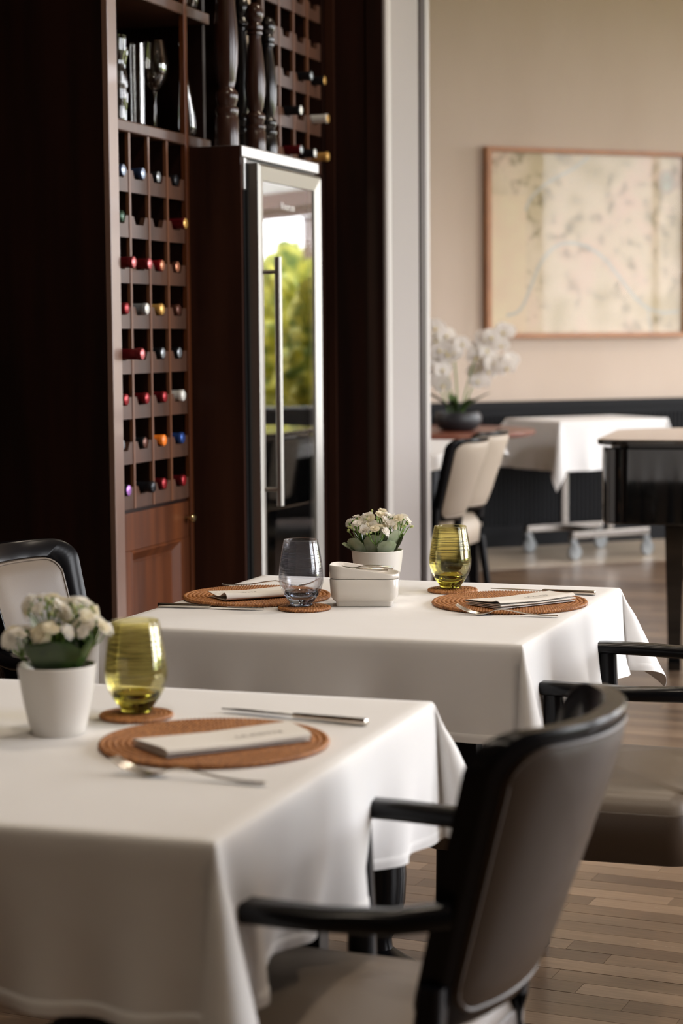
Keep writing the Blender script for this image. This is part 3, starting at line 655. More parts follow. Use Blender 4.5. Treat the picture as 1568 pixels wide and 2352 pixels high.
for s_, x, h, lab in ((0.215, -0.07, 0.205, 'cut-glass carafe between the shelf post and the glass cylinder'), (0.135, -0.04, 0.225, 'cut-glass carafe closest to the left post of the shelf')):
    o = thing('carafe', lab, 'carafe', W(x, s_, ZS), -AZ, 'cut glass on the shelf')
    prof = [(0.0, 0), (0.017, 0), (0.019, 0.01), (0.0195, 0.04), (0.023, 0.06), (0.0235, 0.085), (0.020, 0.092), (0.0225, 0.10), (0.0225, 0.13), (0.018, 0.15), (0.0185, 0.16), (0.024, 0.185), (0.0255, h - 0.01), (0.025, h)]
    mb = MB(); seg = 24
    mb.loops([[(r_ * (1 + 0.07 * (j % 2)) * math.cos(2 * PI * j / seg), r_ * (1 + 0.07 * (j % 2)) * math.sin(2 * PI * j / seg), z) for j in range(seg)] for r_, z in prof])
    mb.build('body', 'clear_glass', o, False)
dec = glassthing('decanter', 'slanted duck-shaped glass decanter right of the shelf post', 'decanter', -0.030, 0.595, ZS,
                 [(0.0, 0.0), (0.016, 0.0), (0.024, 0.012), (0.026, 0.03), (0.024, 0.07), (0.018, 0.12), (0.010, 0.18), (0.006, 0.235), (0.006, 0.262)],
                 [(0.014, 0.006), (0.022, 0.015), (0.024, 0.03), (0.022, 0.07), (0.016, 0.12), (0.0085, 0.18), (0.0045, 0.235), (0.0045, 0.262)], tilt=0.19)
for s_, lab in ((0.56, 'stemless glass on the upper shelf, nearer the shelf post'), (0.63, 'stemless glass on the upper shelf, at its rounded end')):
    glassthing('glass', lab, 'glass', -0.04, s_, 2.2175, [(0.0, 0.0), (0.018, 0.0), (0.028, 0.012), (0.033, 0.04), (0.030, 0.10)], [(0.016, 0.006), (0.026, 0.015), (0.031, 0.04), (0.0285, 0.10)], group='glasses on the upper shelf')

# ------------------------------------------------------------------ cloths and tables
def cloth_meshes(hx, hy, over, seed=0, corner=(0.36, 0.12), flare=0.06, wave=0.035, mcol=14, ncol=44, nang=26, corners=None, side_in=None):
    rng = random.Random(seed); ph = [[rng.uniform(0, 6.28) for _ in range(3)] for _ in range(4)]
    er = 0.006
    def offs(d, o_dir, nrm_out):
        """hang d below the edge: eased over the table edge"""
        e = er * (1 - math.exp(-d / er)); return e
    sides = [((1, 0), (0, 1), hx, hy), ((0, 1), (-1, 0), hy, hx), ((-1, 0), (0, -1), hx, hy), ((0, -1), (1, 0), hy, hx)]  # outward, travel
    def side_pt(k, u, d, ex=0.0):
        (ox, oy), (tx, ty), a, b_ = sides[k]
        # u in [-1,1] along travel
        s_ = u * b_; win = (1 - abs(u) ** 6) if abs(u) < 1 else 0
        w_ = math.sin(s_ * 17 + ph[k][0]) + 0.6 * math.sin(s_ * 31 + ph[k][1]) + 0.5 * math.sin(s_ * 52 + ph[k][2]) * (d / over)
        si = (side_in or {}).get(k, 0.0)
        out = flare * d + wave * win * w_ * d * (d / over) ** 0.5 - si * win * d * (d / over) + ex
        e = er * (1 - math.exp(-d / er))
        z = -(d - e * 0.45)
        return (ox * (a + e + out) + tx * s_, oy * (a + e + out) + ty * s_, min(0.0, z))
    def corner_pt(k, th, tt, ex=0.0):
        (ox, oy), (tx, ty), a, b_ = sides[k]; (nx, ny) = sides[(k + 1) % 4][0]
        RR, WW = (corners or {}).get(k, corner)
        dmax = over / max(math.cos(th), math.sin(th)); d = tt * dmax
        T = 4 * th  # 0..2pi
        q = th / (PI / 2)
        lx, ly = ox * (1 - q) + nx * q, oy * (1 - q) + ny * q
        dg = ((ox + nx) / 1.4142, (oy + ny) / 1.4142); pe = ((ox - nx) / 1.4142, (oy - ny) / 1.4142)
        g = min(1.0, d / (0.35 * over)) ** 0.6
        bx = g * RR * (1 - math.cos(T)) / 2; by = g * WW * math.sin(T)
        vx = dg[0] * bx + pe[0] * by + lx * flare; vy = dg[1] * bx + pe[1] * by + ly * flare
        nn = math.sqrt(vx * vx + vy * vy + 1)
        e = er * (1 - math.exp(-d / er)); dn = math.hypot(lx, ly)
        qx, qy = ox * a + tx * b_, oy * a + ty * b_
        ln = (d - e * 0.45) / nn
        ux, uy = (vx, vy); un = math.hypot(ux, uy) or 1
        return (qx + lx / dn * e + vx * ln + ux / un * ex, qy + ly / dn * e + vy * ln + uy / un * ex, -ln)
    mb = MB()
    N = ncol
    mb.grid([[(-hx + 2 * hx * i / N, -hy + 2 * hy * j / N, 0) for j in range(N + 1)] for i in range(N + 1)])
    ts = [0, 0.012, 0.03, 0.055] + [0.055 + 0.945 * (i / mcol) for i in range(1, mcol + 1)]
    for k in range(4):
        mb.grid([[side_pt(k, -1 + 2 * j / N, t_ * over) for j in range(N + 1)] for t_ in ts])
        mb.grid([[corner_pt(k, (PI / 2) * j / nang, t_) for j in range(nang + 1)] for t_ in ts])
    hem = MB(); th_ = [1 - 0.016 / over, 1 - 0.015 / over, 1 - 0.008 / over, 1.0, 1.001]; eh = [0.0, 0.0011, 0.0013, 0.0011, -0.0006]
    for k in range(4):
        hem.grid([[side_pt(k, -1 + 2 * j / N, t_ * over, e_) for j in range(N + 1)] for t_, e_ in zip(th_, eh)])
        hem.grid([[corner_pt(k, (PI / 2) * j / nang, t_, e_) for j in range(nang + 1)] for t_, e_ in zip(th_, eh)])
    return mb, hem
def table_cloth(name, label, loc, rz, hx, hy, over, group=None, **k):
    a, b_ = cloth_meshes(hx, hy, over, **k)
    me = a.mesh(name, 'cloth'); bm = bmesh.new(); bm.from_mesh(me); bmesh.ops.remove_doubles(bm, verts=bm.verts, dist=0.0004)
    bmesh.ops.recalc_face_normals(bm, faces=bm.faces); bm.to_mesh(me); bm.free(); me.polygons.foreach_set('use_smooth', [True] * len(me.polygons))
    o = link(name, me, None, loc, (0, 0, rz)); tag(o, label, 'tablecloth', group)
    h_ = b_.build('hem', 'cloth', o, True, 60)
    return o

T2C = Vector((0.0675, 3.956, 0)); T2A = -R(19.9)
T1C = Vector((0.0, 0, 0)); T1A = -R(18.6)
u1 = Vector((math.sin(R(18.6)), math.cos(R(18.6)), 0)); v1 = Vector((math.cos(R(18.6)), -math.sin(R(18.6)), 0))
FR1 = Vector((0.128, 2.900, 0)); T1C = FR1 - u1 * 0.422 - v1 * 0.405
def wooden_table(label, c, rz, half, pedestal=True):
    o = thing('dining_table', label, 'table', c, rz, 'square dining tables')
    slab(MB(), 2 * half - 0.004, 2 * half - 0.004, 0.01, [(0.003, 0.715), (0, 0.718), (0, 0.742), (0.003, 0.745)]).build('tabletop', 'black_lacquer', o)
    MB().box((-half + 0.10, -half + 0.10, 0.655), (half - 0.10, half - 0.10, 0.715)).build('apron', 'black_lacquer', o)
    for sx in (-1, 1):
        for sy in (-1, 1):
            x, y = sx * (half - 0.135), sy * (half - 0.135)
            mb = MB(); mb.loops([[(x + a * w_, y + b_ * w_, z) for a, b_ in ((-1, -1), (1, -1), (1, 1), (-1, 1))] for z, w_ in ((0.0, 0.016), (0.66, 0.022))])
            mb.build('leg', 'black_lacquer', o)
    if pedestal:
        MB().lathe([(0.0, 0.0), (0.075, 0.0), (0.08, 0.015), (0.05, 0.035), (0.03, 0.05), (0.028, 0.07), (0.045, 0.10), (0.056, 0.15), (0.0585, 0.20), (0.056, 0.25), (0.047, 0.31), (0.036, 0.37), (0.029, 0.44), (0.030, 0.60), (0.045, 0.655), (0.0, 0.657)], 40, cap0=False, cap1=False).build('pedestal', 'black_lacquer', o, True)
    return o
wooden_table('square black table under the white cloth set for two, by the cooler', T2C, T2A, 0.405)
wooden_table('square black table under the white cloth nearest the camera', T1C, T1A, 0.405, False)
ZT = 0.7505
# sides: 0:+x (right), 1:+y (far), 2:-x (left), 3:-y (near); corners: 0: right/far, 1: far/left, 2: left/near, 3: near/right
table_cloth('tablecloth', 'white tablecloth on the square table with the blue tumbler and lidded dish', T2C + Vector((0, 0, ZT)), T2A, 0.407, 0.407, 0.178, 'white tablecloths on the square tables', seed=3, wave=0.065,
            corners={0: (0.46, 0.30), 3: (0.30, 0.10)}, side_in={0: -0.05})
table_cloth('tablecloth', 'white tablecloth on the table nearest the camera', T1C + Vector((0, 0, ZT)), T1A, 0.407, 0.424, 0.205, 'white tablecloths on the square tables', seed=8, wave=0.10,
            corners={0: (0.42, 0.30), 3: (0.30, 0.12)}, side_in={0: 0.12})

# ------------------------------------------------------------------ rattan mats
def rattan(R0, h, rings, name):
    mb = MB(); rt = h / 2
    for k in range(rings):
        rr = R0 - rt - (R0 - rt) * k / rings
        n = max(10, int(2 * PI * rr / 0.0058)); seg = n * 4; L = []
        big = 1.0 if k else 1.15
        for j in range(seg):
            a = 2 * PI * j / seg; ring = []
            for q in range(6):
                b_ = 2 * PI * q / 6
                rad = rt * big * (0.90 + 0.22 * math.cos(n * a + (1.1 if k % 2 else -1.1) * math.sin(b_) + k))
                wr_ = (R0 / rings) / (2 * rt) * 1.12
                x = rr + rad * wr_ * math.cos(b_) * (1 if k else 0.8); z = rt + rad * math.sin(b_) * 0.95
                ring.append((x * math.cos(a), x * math.sin(a), z))
            L.append(ring)
        L.append(L[0]); mb.loops(L, True, False, False)
    mb.lathe([(0.0, h * 0.45), (R0 * 0.99, h * 0.45)], 40, cap0=False, cap1=False)
    return mb.mesh(name, 'rattan', True, 80)
mat_me = rattan(0.152, 0.0075, 17, 'woven_disc'); coast_me = rattan(0.052, 0.006, 7, 'woven_disc')
def rmat(me, name, label, P, group, sc_=1.0):
    o = link(name, me, None, (P.x, P.y, ZT + 0.0008), (0, 0, rng.uniform(0, 6))); o.scale = (sc_, sc_, 1); tag(o, label, 'placemat' if name == 'placemat' else 'coaster', group); return o
pmL = at_z(590, 1373, ZT); pmR = at_z(1170, 1388, ZT); pmF = at_z(492, 1712, ZT)
o = rmat(mat_me, 'placemat', 'round woven rattan placemat left of the blue tumbler', pmL, 'round rattan placemats')
o = rmat(mat_me, 'placemat', 'round woven rattan placemat on the right of the middle table', pmR, 'round rattan placemats', 1.02)
for k in (-1, 1):
    a = R(118 + 5 * k); mb = MB(); mb.tube([(0.150 * math.cos(a), 0.150 * math.sin(a), 0.004), (0.149 * math.cos(a), 0.149 * math.sin(a), 0.014 - 0.002 * k), (0.146 * math.cos(a + 0.02), 0.146 * math.sin(a + 0.02), 0.0145 - 0.002 * k)], 0.0011, 6)
    q = mb.build('loose_strand', 'rattan', o); q.rotation_euler = (0, 0, -o.rotation_euler.z)
rmat(mat_me, 'placemat', 'round woven rattan placemat on the nearest table', pmF, 'round rattan placemats', 1.0)
cB = at_z(699, 1400, ZT); cO = at_z(1039, 1359, ZT); cF = at_z(313, 1648, ZT)
rmat(coast_me, 'coaster', 'small rattan coaster under the blue tumbler', cB, 'small rattan coasters')
rmat(coast_me, 'coaster', 'small rattan coaster under the olive tumbler of the middle table', cO, 'small rattan coasters')
rmat(coast_me, 'coaster', 'small rattan coaster under the olive tumbler of the nearest table', cF, 'small rattan coasters')

# ------------------------------------------------------------------ tumblers
def tumbler(label, P, body, base, k=1.0):
    o = thing('tumbler', label, 'tumbler', (P.x, P.y, ZT + 0.0088), rng.uniform(0, 6), 'striped glass tumblers')
    out = [(0.0275, 0.010), (0.034, 0.020), (0.0405, 0.032), (0.0442, 0.046), (0.0446, 0.058), (0.0425, 0.080), (0.0385, 0.105), (0.0338, 0.129)]
    inn = [(0.0, 0.0175), (0.012, 0.0178), (0.024, 0.021), (0.033, 0.0285), (0.0400, 0.040), (0.0428, 0.050), (0.0432, 0.058), (0.0412, 0.080), (0.0372, 0.105), (0.0327, 0.129)]
    def dens(p_):
        res = []
        for (r0, z0_), (r1, z1_) in zip(p_[:-1], p_[1:]):
            for q in range(3): t_ = q / 3; res.append((r0 + (r1 - r0) * t_, z0_ + (z1_ - z0_) * t_))
        return res + [p_[-1]]
    wall = [(0.0360, 0.0240)] + out[2:] + [(0.0333, 0.1298)] + inn[::-1][:-4] + [(0.0335, 0.0292)]
    MB().lathe([(a * k, b_ * k) for a, b_ in dens(out[1:]) + [(0.0333, 0.1300)] + dens(inn)[::-1]], 64, cap0=False, cap1=False).build('bowl', body, o, True, 180)
    MB().lathe([(a * k, b_ * k) for a, b_ in [(0.0, 0.0018), (0.019, 0.0018), (0.0205, 0.0), (0.0225, 0.0), (0.0228, 0.004), (0.0255, 0.0082), (0.0300, 0.0138), (0.0340, 0.0200), (0.0330, 0.0275), (0.024, 0.0208), (0.012, 0.0176), (0.0, 0.0173)]], 64, cap0=False, cap1=False).build('foot', base, o, True, 50)
    return o
tumbler('blue-grey glass tumbler with fine horizontal stripes on the middle table', at_z(692, 1399, ZT), 'blue_glass', 'blue_base', 1.0)
tumbler('olive green striped glass tumbler standing on the middle table', at_z(1034, 1358, ZT), 'olive_glass', 'olive_base', 1.0)
tumbler('olive green striped glass tumbler on the nearest table', at_z(314, 1646, ZT), 'olive_glass', 'olive_base', 1.0)

# ------------------------------------------------------------------ napkins
def napkin(label, A, B, depth, prof, z, text=None, tpos=(0.5, 0.5), thick=0.0011, sag=0.004, tsize=0.011):
    """A-B: the near long edge on the table; prof: open curve across (away from the near edge, height)"""
    ax = (B - A); L = ax.length; rz = math.atan2(ax.y, ax.x)
    o = thing('napkin', label, 'napkin', (A.x, A.y, z), rz, 'folded linen napkins')
    # resample the profile
    pts = []
    for (a, b_), (c, d) in zip(prof[:-1], prof[1:]):
        for q in range(4): t_ = q / 4; pts.append((a + (c - a) * t_, b_ + (d - b_) * t_))
    pts.append(prof[-1])
    for _ in range(3): pts = [pts[0]] + [((pts[i - 1][0] + 2 * pts[i][0] + pts[i + 1][0]) / 4, (pts[i - 1][1] + 2 * pts[i][1] + pts[i + 1][1]) / 4) for i in range(1, len(pts) - 1)] + [pts[-1]]
    nx = 14; rows_ = []
    off = []
    for i, (a, b_) in enumerate(pts):
        p0 = pts[max(i - 1, 0)]; p1 = pts[min(i + 1, len(pts) - 1)]; tx, tz = p1[0] - p0[0], p1[1] - p0[1]; n_ = math.hypot(tx, tz) or 1
        off.append((-tz / n_ * thick / 2, tx / n_ * thick / 2))
    ring = [(a + o_[0], b_ + o_[1]) for (a, b_), o_ in zip(pts, off)] + [(a - o_[0], b_ - o_[1]) for (a, b_), o_ in list(zip(pts, off))[::-1]]
    loops = []
    for k in range(nx + 1):
        t_ = k / nx; sk = 1 - 0.25 * math.sin(PI * min(1, max(0, (t_ - 0.75) / 0.25)) / 2)
        loops.append([(t_ * L + 0.018 * (a / depth) * (1 if t_ > 0.5 else -0.3) * abs(2 * t_ - 1), a, max(b_, 0.0) * (0.72 + 0.28 * abs(2 * t_ - 1) if b_ > 0.004 else 1) + 0.0) for a, b_ in ring])
    MB().loops(loops).build('linen', 'linen', o, True, 50)
    if text:
        me = text_mesh(text, tsize, 'print'); me.materials.append(M['print'])
        link('print', me, o, (tpos[0], tpos[1], tpos[2]), (0, 0, 0))
    return o
flat = [(0.004, 0.0005), (0.085, 0.0005), (0.089, 0.0012), (0.085, 0.0022), (0.003, 0.0030), (0.000, 0.0040), (0.004, 0.0052), (0.086, 0.0042), (0.090, 0.0052), (0.084, 0.0062), (0.030, 0.0075), (0.012, 0.0072), (0.000, 0.0060)]
# middle table, right: flat fold; near edge runs from the front fold to the right
napkin('flat folded white napkin with grey lettering on the right placemat', at_z(1150, 1400, ZT + 0.009), at_z(1322, 1381, ZT + 0.009), 0.105,
       [(0.002, 0.0008), (0.100, 0.0008), (0.104, 0.002), (0.100, 0.0032), (0.002, 0.0045), (-0.001, 0.0062), (0.003, 0.0078), (0.100, 0.0056), (0.106, 0.0075), (0.102, 0.0095), (0.05, 0.0105), (0.022, 0.0125), (0.012, 0.0165), (0.002, 0.0115)], ZT + 0.0092, 'LA MOTTE', (0.120, 0.035, 0.0125))
napkin('rolled white napkin with a wavy fold on the left placemat', at_z(520, 1381, ZT + 0.009), at_z(668, 1371, ZT + 0.009), 0.09,
       [(0.085, 0.0010), (0.020, 0.0008), (0.003, 0.0010), (-0.003, 0.006), (0.001, 0.014), (0.010, 0.0165), (0.020, 0.012), (0.034, 0.0055), (0.055, 0.0058), (0.088, 0.0105)], ZT + 0.0092, 'LA MOTTE', (0.045, 0.022, 0.0122))
napkin('flat folded white napkin with faint lettering on the nearest placemat', at_z(385, 1742, ZT + 0.009), at_z(715, 1702, ZT + 0.009), 0.10,
       [(0.002, 0.0008), (0.094, 0.0008), (0.098, 0.002), (0.094, 0.0032), (0.002, 0.0045), (-0.001, 0.0060), (0.003, 0.0075), (0.094, 0.0056), (0.100, 0.0070), (0.096, 0.0085), (0.03, 0.0105), (0.010, 0.0110), (0.001, 0.0085)], ZT + 0.0092, 'LA MOTTE', (0.145, 0.03, 0.0105), tsize=0.013)

# ------------------------------------------------------------------ cutlery
def orient(o, A, B, z):
    o.location = (A.x, A.y, z); o.rotation_euler = (0, 0, math.atan2(B.y - A.y, B.x - A.x))
def knife_proto():
    r_ = thing('knife', 'x', 'knife')
    MB().loops([[(x, y * w_, 0.0045 + z * h_) for y, z in sup(16, 2, 2, 3)] for x, w_, h_ in ((0, .0035, .0030), (.001, .0052, .0042), (.006, .0056, .0043), (.05, .0052, .0040), (.100, .0042, .0034), (.104, .0038, .0030))]).build('handle', 'cutlery', r_, True)
    MB().loops([[(x, a, 0.0045 + b_) for a, b_ in ((w0, 0), (0, .0010), (w1, .0004), (w1 - .0003, -.0004), (0, -.0010))] for x, w0, w1 in ((.103, .0035, -.0035), (.112, .0045, -.006), (.125, .005, -.0085), (.165, .0050, -.0095), (.190, .0045, -.0075), (.203, .0035, -.0030), (.208, .002, .0005))]).build('blade', 'cutlery', r_, True, 30)
    return r_
def fork_proto():
    r_ = thing('fork', 'x', 'fork')
    mb = MB(); P_ = [(0.0, .0030, .0045), (.002, .0050, .0035), (.03, .0052, .0030), (.06, .0040, .0050), (.09, .0026, .0100), (.110, .0022, .0125), (.125, .0030, .0100), (.135, .0075, .0055), (.145, .0110, .0028), (.155, .0118, .0020), (.160, .0118, .0024)]
    mb.loops([[(x, y * w_, z + q * 0.0011) for y, q in sup(12, 2, 2, 3)] for x, w_, z in P_]); mb.build('handle', 'cutlery', r_, True)
    tn = MB()
    for k in range(4):
        y0 = -0.0096 + 0.0064 * k
        tn.loops([[(x, y0 * s_ + a * w_, z + b_ * 0.0011) for a, b_ in sup(8, 2, 2, 3)] for x, s_, w_, z in ((.157, 1, .0021, .0022), (.170, 1, .0018, .0045), (.185, 1, .0015, .0095), (.196, .97, .0012, .0150), (.202, .95, .0006, .0190))])
    tn.build('tines', 'cutlery', r_, True)
    return r_
kp = knife_proto(); fp = fork_proto()
def put(proto, first, label, A, B, z=ZT, group=None, s_=1.0):
    o = proto if first else copy_tree(proto); orient(o, A, B, z + 0.0004)
    if 'fork' in label: o.rotation_euler = (0, -R(0.2), o.rotation_euler.z)
    o['label'] = label; o['group'] = group; o.scale = (s_, s_, s_); return o
gK, gF = 'table knives', 'table forks'
def d2(a, b): return (a - b).length
A, B = at_z(363, 1395, ZT), at_z(606, 1402, ZT); put(kp, True, 'steel table knife left of the blue tumbler, handle to the table edge', A, B, group=gK, s_=d2(A, B) / 0.208)
A, B = at_z(1367, 1368, ZT), at_z(1127, 1357, ZT); put(kp, False, 'steel table knife lying behind the right placemat', A, B, group=gK, s_=d2(A, B) / 0.208)
A, B = at_z(843, 1668, ZT), at_z(510, 1636, ZT); put(kp, False, 'steel table knife on the nearest table', A, B, group=gK, s_=d2(A, B) / 0.208)
A, B = at_z(1281, 1419, ZT), at_z(1048, 1411, ZT); put(fp, True, 'steel fork in front of the right placemat, tines up on its rim', A, B, group=gF, s_=d2(A, B) / 0.202)
A, B = at_z(510, 1347, ZT), at_z(735, 1350, ZT); put(fp, False, 'steel fork behind the left placemat and the blue tumbler', A, B, group=gF, s_=d2(A, B) / 0.202)
A, B = at_z(610, 1806, ZT), at_z(262, 1776, ZT); put(fp, False, 'steel fork on the nearest table, before the placemat', A, B, group=gF, s_=d2(A, B) / 0.202)

# ------------------------------------------------------------------ lidded white dish
bc = at_z(838, 1390, ZT)
ds = thing('lidded_dish', 'white porcelain rectangular dish with a sloping lid on the middle table', 'dish', (bc.x, bc.y, ZT + 0.0004), -R(4))
bw, bd = 0.138, 0.085
slab(MB(), bw, bd, 0.020, [(0.016, 0.0), (0.0135, 0.0015), (0.012, 0.011), (0.008, 0.013), (0.003, 0.019), (0.0015, 0.030), (0.0, 0.055), (0.0008, 0.056)], 8).build('bowl', 'ceramic', ds, True, 50)
lid = MB(); n = 48
def rim(px_): return 0.0835 - 0.017 * (1 - math.cos(PI * min(1, max(0, (px_ + bw / 2) / bw)))) / 2
outl = rrect(bw + 0.002, bd + 0.002, 0.026, 10)
def lp(i_, zf): return [(x * (1 - 2 * i_ / bw), y * (1 - 2 * i_ / bd), zf(x)) for x, y in outl]
lid.loops([lp(0.004, lambda x: 0.0566), lp(0.0008, lambda x: 0.0580), lp(0.0, lambda x: 0.060), lp(0.0, lambda x: rim(x) - 0.003), lp(0.001, lambda x: rim(x) - 0.0005), lp(0.003, lambda x: rim(x)), lp(0.005, lambda x: rim(x) - 0.002), lp(0.009, lambda x: 0.062), lp(0.016, lambda x: 0.060)])
lid.build('lid', 'ceramic', ds, True, 50)
def spoon(label, loc, rz, ry):
    o = thing('spoon', label, 'spoon', loc); o.rotation_euler = (0, ry, rz)
    MB().loops([[(x, y * w_, z + q * t_) for y, q in sup(14, 2, 2, 3)] for x, w_, z, t_ in ((-.050, .002, .006, .0008), (-.047, .007, .004, .0009), (-.040, .0105, .0025, .0009), (-.030, .0115, .002, .0009), (-.020, .0085, .003, .001), (-.012, .0045, .0055, .0016), (.0, .0040, .007, .0020), (.02, .0052, .007, .0026), (.045, .0068, .0055, .0034), (.052, .0068, .005, .0034), (.0525, .005, .005, .003))]).build('stem', 'cutlery', o, True)
spoon('small steel spoon lying across the lidded dish, handle to the right', (bc.x + 0.004, bc.y - 0.012, ZT + 0.0735), -R(6), R(2))
spoon('second small steel spoon in the dish lid, behind the first', (bc.x - 0.006, bc.y + 0.006, ZT + 0.0660), R(3), R(1))

# ------------------------------------------------------------------ flowering pot plants
def blossom_mesh(seed, m):
    rg = random.Random(seed); mb = MB()
    for layer, (np_, r_, lift, z0) in enumerate(((8, 0.0115, 0.10, 0.0), (8, 0.0092, 0.38, 0.0010), (5, 0.0055, 0.75, 0.0016))):
        for k in range(np_):
            a = 2 * PI * (k + 0.5 * layer) / np_ + rg.uniform(-.1, .1); l = r_ * rg.uniform(.9, 1.1); el_ = lift + rg.uniform(-.1, .1)
            ca, sa = math.cos(a), math.sin(a)
            def P(t_, w_): 
                x = l * t_ * math.cos(el_ * (0.5 + 0.5 * t_)); z = z0 + l * t_ * math.sin(el_) ; return (x * ca - w_ * sa, x * sa + w_ * ca, z + abs(w_) * 0.25)
            w = l * 0.40
            mb.add([P(0.05, 0), P(.5, -w * .8), P(.55, 0), P(.5, w * .8), P(.88, -w * .75), P(1.0, 0), P(.88, w * .75)], [(0, 1, 2), (0, 2, 3), (1, 4, 5, 2), (2, 5, 6, 3)])
    return mb.mesh('flower', m, True, 180)
def leaf_mesh(l, w, curl, m, scallop=0.10, cup=0.25):
    mb = MB(); G = []; nu, nv = 12, 6
    for i in range(nu + 1):
        t_ = i / nu; ww = w * (math.sin(PI * min(1, t_ * 0.93 + 0.03)) ** 0.75) * (0.35 + 0.75 * t_ if t_ < .85 else 0.99) + 0.0015
        if i == nu: ww *= 0.35
        row = []
        for j in range(nv + 1):
            v = 2 * j / nv - 1; sc_ = 1 + (scallop if (i % 2) and abs(v) == 1 else 0)
            y = ww * v * sc_; x = l * t_ - curl * l * 0.15 * t_ * t_; z = curl * l * t_ * t_ * 0.5 + cup * abs(y) * abs(v)
            row.append((x, y, z))
        G.append(row)
    mb.grid(G); n_ = len(mb.v); vs = list(mb.v)
    mb.add([(x, y, z - 0.0009) for x, y, z in vs], [f[::-1] for f in mb.f]); return mb.mesh('leaf', m, True, 180)
FL = [blossom_mesh(1, 'petal'), blossom_mesh(2, 'petal'), blossom_mesh(3, 'petal_warm')]
BUD = MB().lathe([(0.0, -0.0030), (0.0022, -0.0015), (0.0026, 0.0003), (0.0018, 0.0022), (0.0, 0.0032)], 8, cap0=False, cap1=False).mesh('bud', 'bud', True, 180)
def aim(d, spin=0.0):
    return (Vector(d).to_track_quat('Z', 'Y').to_matrix().to_4x4() @ Matrix.Rotation(spin, 4, 'Z')).to_euler()
def pot_plant(label, P, seed, domes, leaves, leafmat, fscale=1.0, nfl=34, gap=None, potm='ceramic_matt'):
    rg = random.Random(seed)
    o = thing('potted_kalanchoe', label, 'potted plant', (P.x, P.y, ZT + 0.0003), 0, 'white-flowering plants in white pots')
    MB().lathe([(0, 0), (0.0345, 0.0), (0.0365, 0.002), (0.040, 0.015), (0.0455, 0.040), (0.0500, 0.065), (0.0525, 0.085), (0.0535, 0.0945), (0.0525, 0.0958), (0.0505, 0.0950), (0.0495, 0.085), (0.047, 0.080), (0, 0.080)], 56, cap0=False, cap1=False).build('pot', potm, o, True)
    MB().lathe([(0, 0.0805), (0.0485, 0.0805)], 24, cap0=False, cap1=False).build('soil', 'soil', o)
    st = MB(); heads = []
    for (cx, cy, cz, rad, n_) in domes:
        base = Vector((cx * 0.3, cy * 0.3, 0.081)); c = Vector((cx, cy, cz))
        hub = c - Vector((0, 0, rad * 0.9)); st.tube([base, base.lerp(hub, 0.5) + Vector((cx * .05, cy * .05, 0)), hub], 0.0017, 6)
        for k in range(n_):
            # spread evenly over the upper part of a dome
            t_ = (k + 0.5) / n_; ph = k * 2.39996 + rg.uniform(-.2, .2); th = math.acos(1 - t_ * 1.02)
            d = Vector((math.sin(th) * math.cos(ph), math.sin(th) * math.sin(ph), math.cos(th)))
            q = c + Vector((d.x * rad, d.y * rad, d.z * rad * 0.75)) * rg.uniform(.88, 1.08)
            heads.append((q, d, hub))
    for i, (q, d, hub) in enumerate(heads):
        mid = hub.lerp(q, 0.55) + Vector((0, 0, -0.004)); st.tube([hub, mid, q - d * 0.002], [0.0010, 0.0009, 0.0011], 5)
        if rg.random() < 0.80:
            f = link('flower', rg.choice(FL), o, q, aim((d + Vector((rg.uniform(-.35, .35), rg.uniform(-.35, .35), rg.uniform(-.1, .3)))), rg.uniform(0, 6)))
            s_ = fscale * rg.uniform(.85, 1.15); f.scale = (s_, s_, s_)
            st.lathe([(0.0012, -0.004), (0.0026, 0.0), (0.0014, 0.0014)], 6, c=tuple(q - d * 0.001), cap1=True)
        else:
            for b_ in range(2):
                link('bud', BUD, o, q + Vector((rg.uniform(-.006, .006), rg.uniform(-.006, .006), rg.uniform(-.004, .004))), aim(d))
    st.build('stem', 'stem', o, True, 180)
    for k in range(16):
        q, d, hub = rg.choice(heads); link('bud', BUD, o, q * 0.97 + hub * 0.03 + Vector((rg.uniform(-.009, .009), rg.uniform(-.009, .009), -0.007)), aim(d))
    for (az, el_, l, w, r0, z, roll_, curl, mm) in leaves:
        me = leaf_mesh(l, w, curl, mm)
        a = R(az); rot = Matrix.Rotation(a, 4, 'Z') @ Matrix.Rotation(-R(el_), 4, 'Y') @ Matrix.Rotation(R(roll_), 4, 'X')
        link('leaf', me, o, (r0 * math.cos(a), r0 * math.sin(a), z), rot.to_euler())
    return o
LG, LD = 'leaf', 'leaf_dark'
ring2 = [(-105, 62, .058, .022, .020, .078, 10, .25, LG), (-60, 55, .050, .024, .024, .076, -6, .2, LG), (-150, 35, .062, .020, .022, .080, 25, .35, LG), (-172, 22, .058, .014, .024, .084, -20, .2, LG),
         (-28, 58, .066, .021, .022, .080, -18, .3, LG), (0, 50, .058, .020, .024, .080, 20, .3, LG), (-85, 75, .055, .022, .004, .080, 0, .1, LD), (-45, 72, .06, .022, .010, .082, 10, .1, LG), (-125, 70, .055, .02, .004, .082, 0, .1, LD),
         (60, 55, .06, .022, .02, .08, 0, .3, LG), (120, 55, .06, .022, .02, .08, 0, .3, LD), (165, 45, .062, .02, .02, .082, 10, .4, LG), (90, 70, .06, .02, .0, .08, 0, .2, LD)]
pot_plant('white-flowering plant in a white pot behind the lidded dish', at_z(867, 1368, ZT), 5, [(-0.030, 0.0, 0.138, 0.034, 18), (0.002, 0.004, 0.146, 0.038, 20), (0.040, -0.004, 0.142, 0.030, 15), (-0.004, -0.032, 0.130, 0.024, 9)], ring2, LG, 0.92)
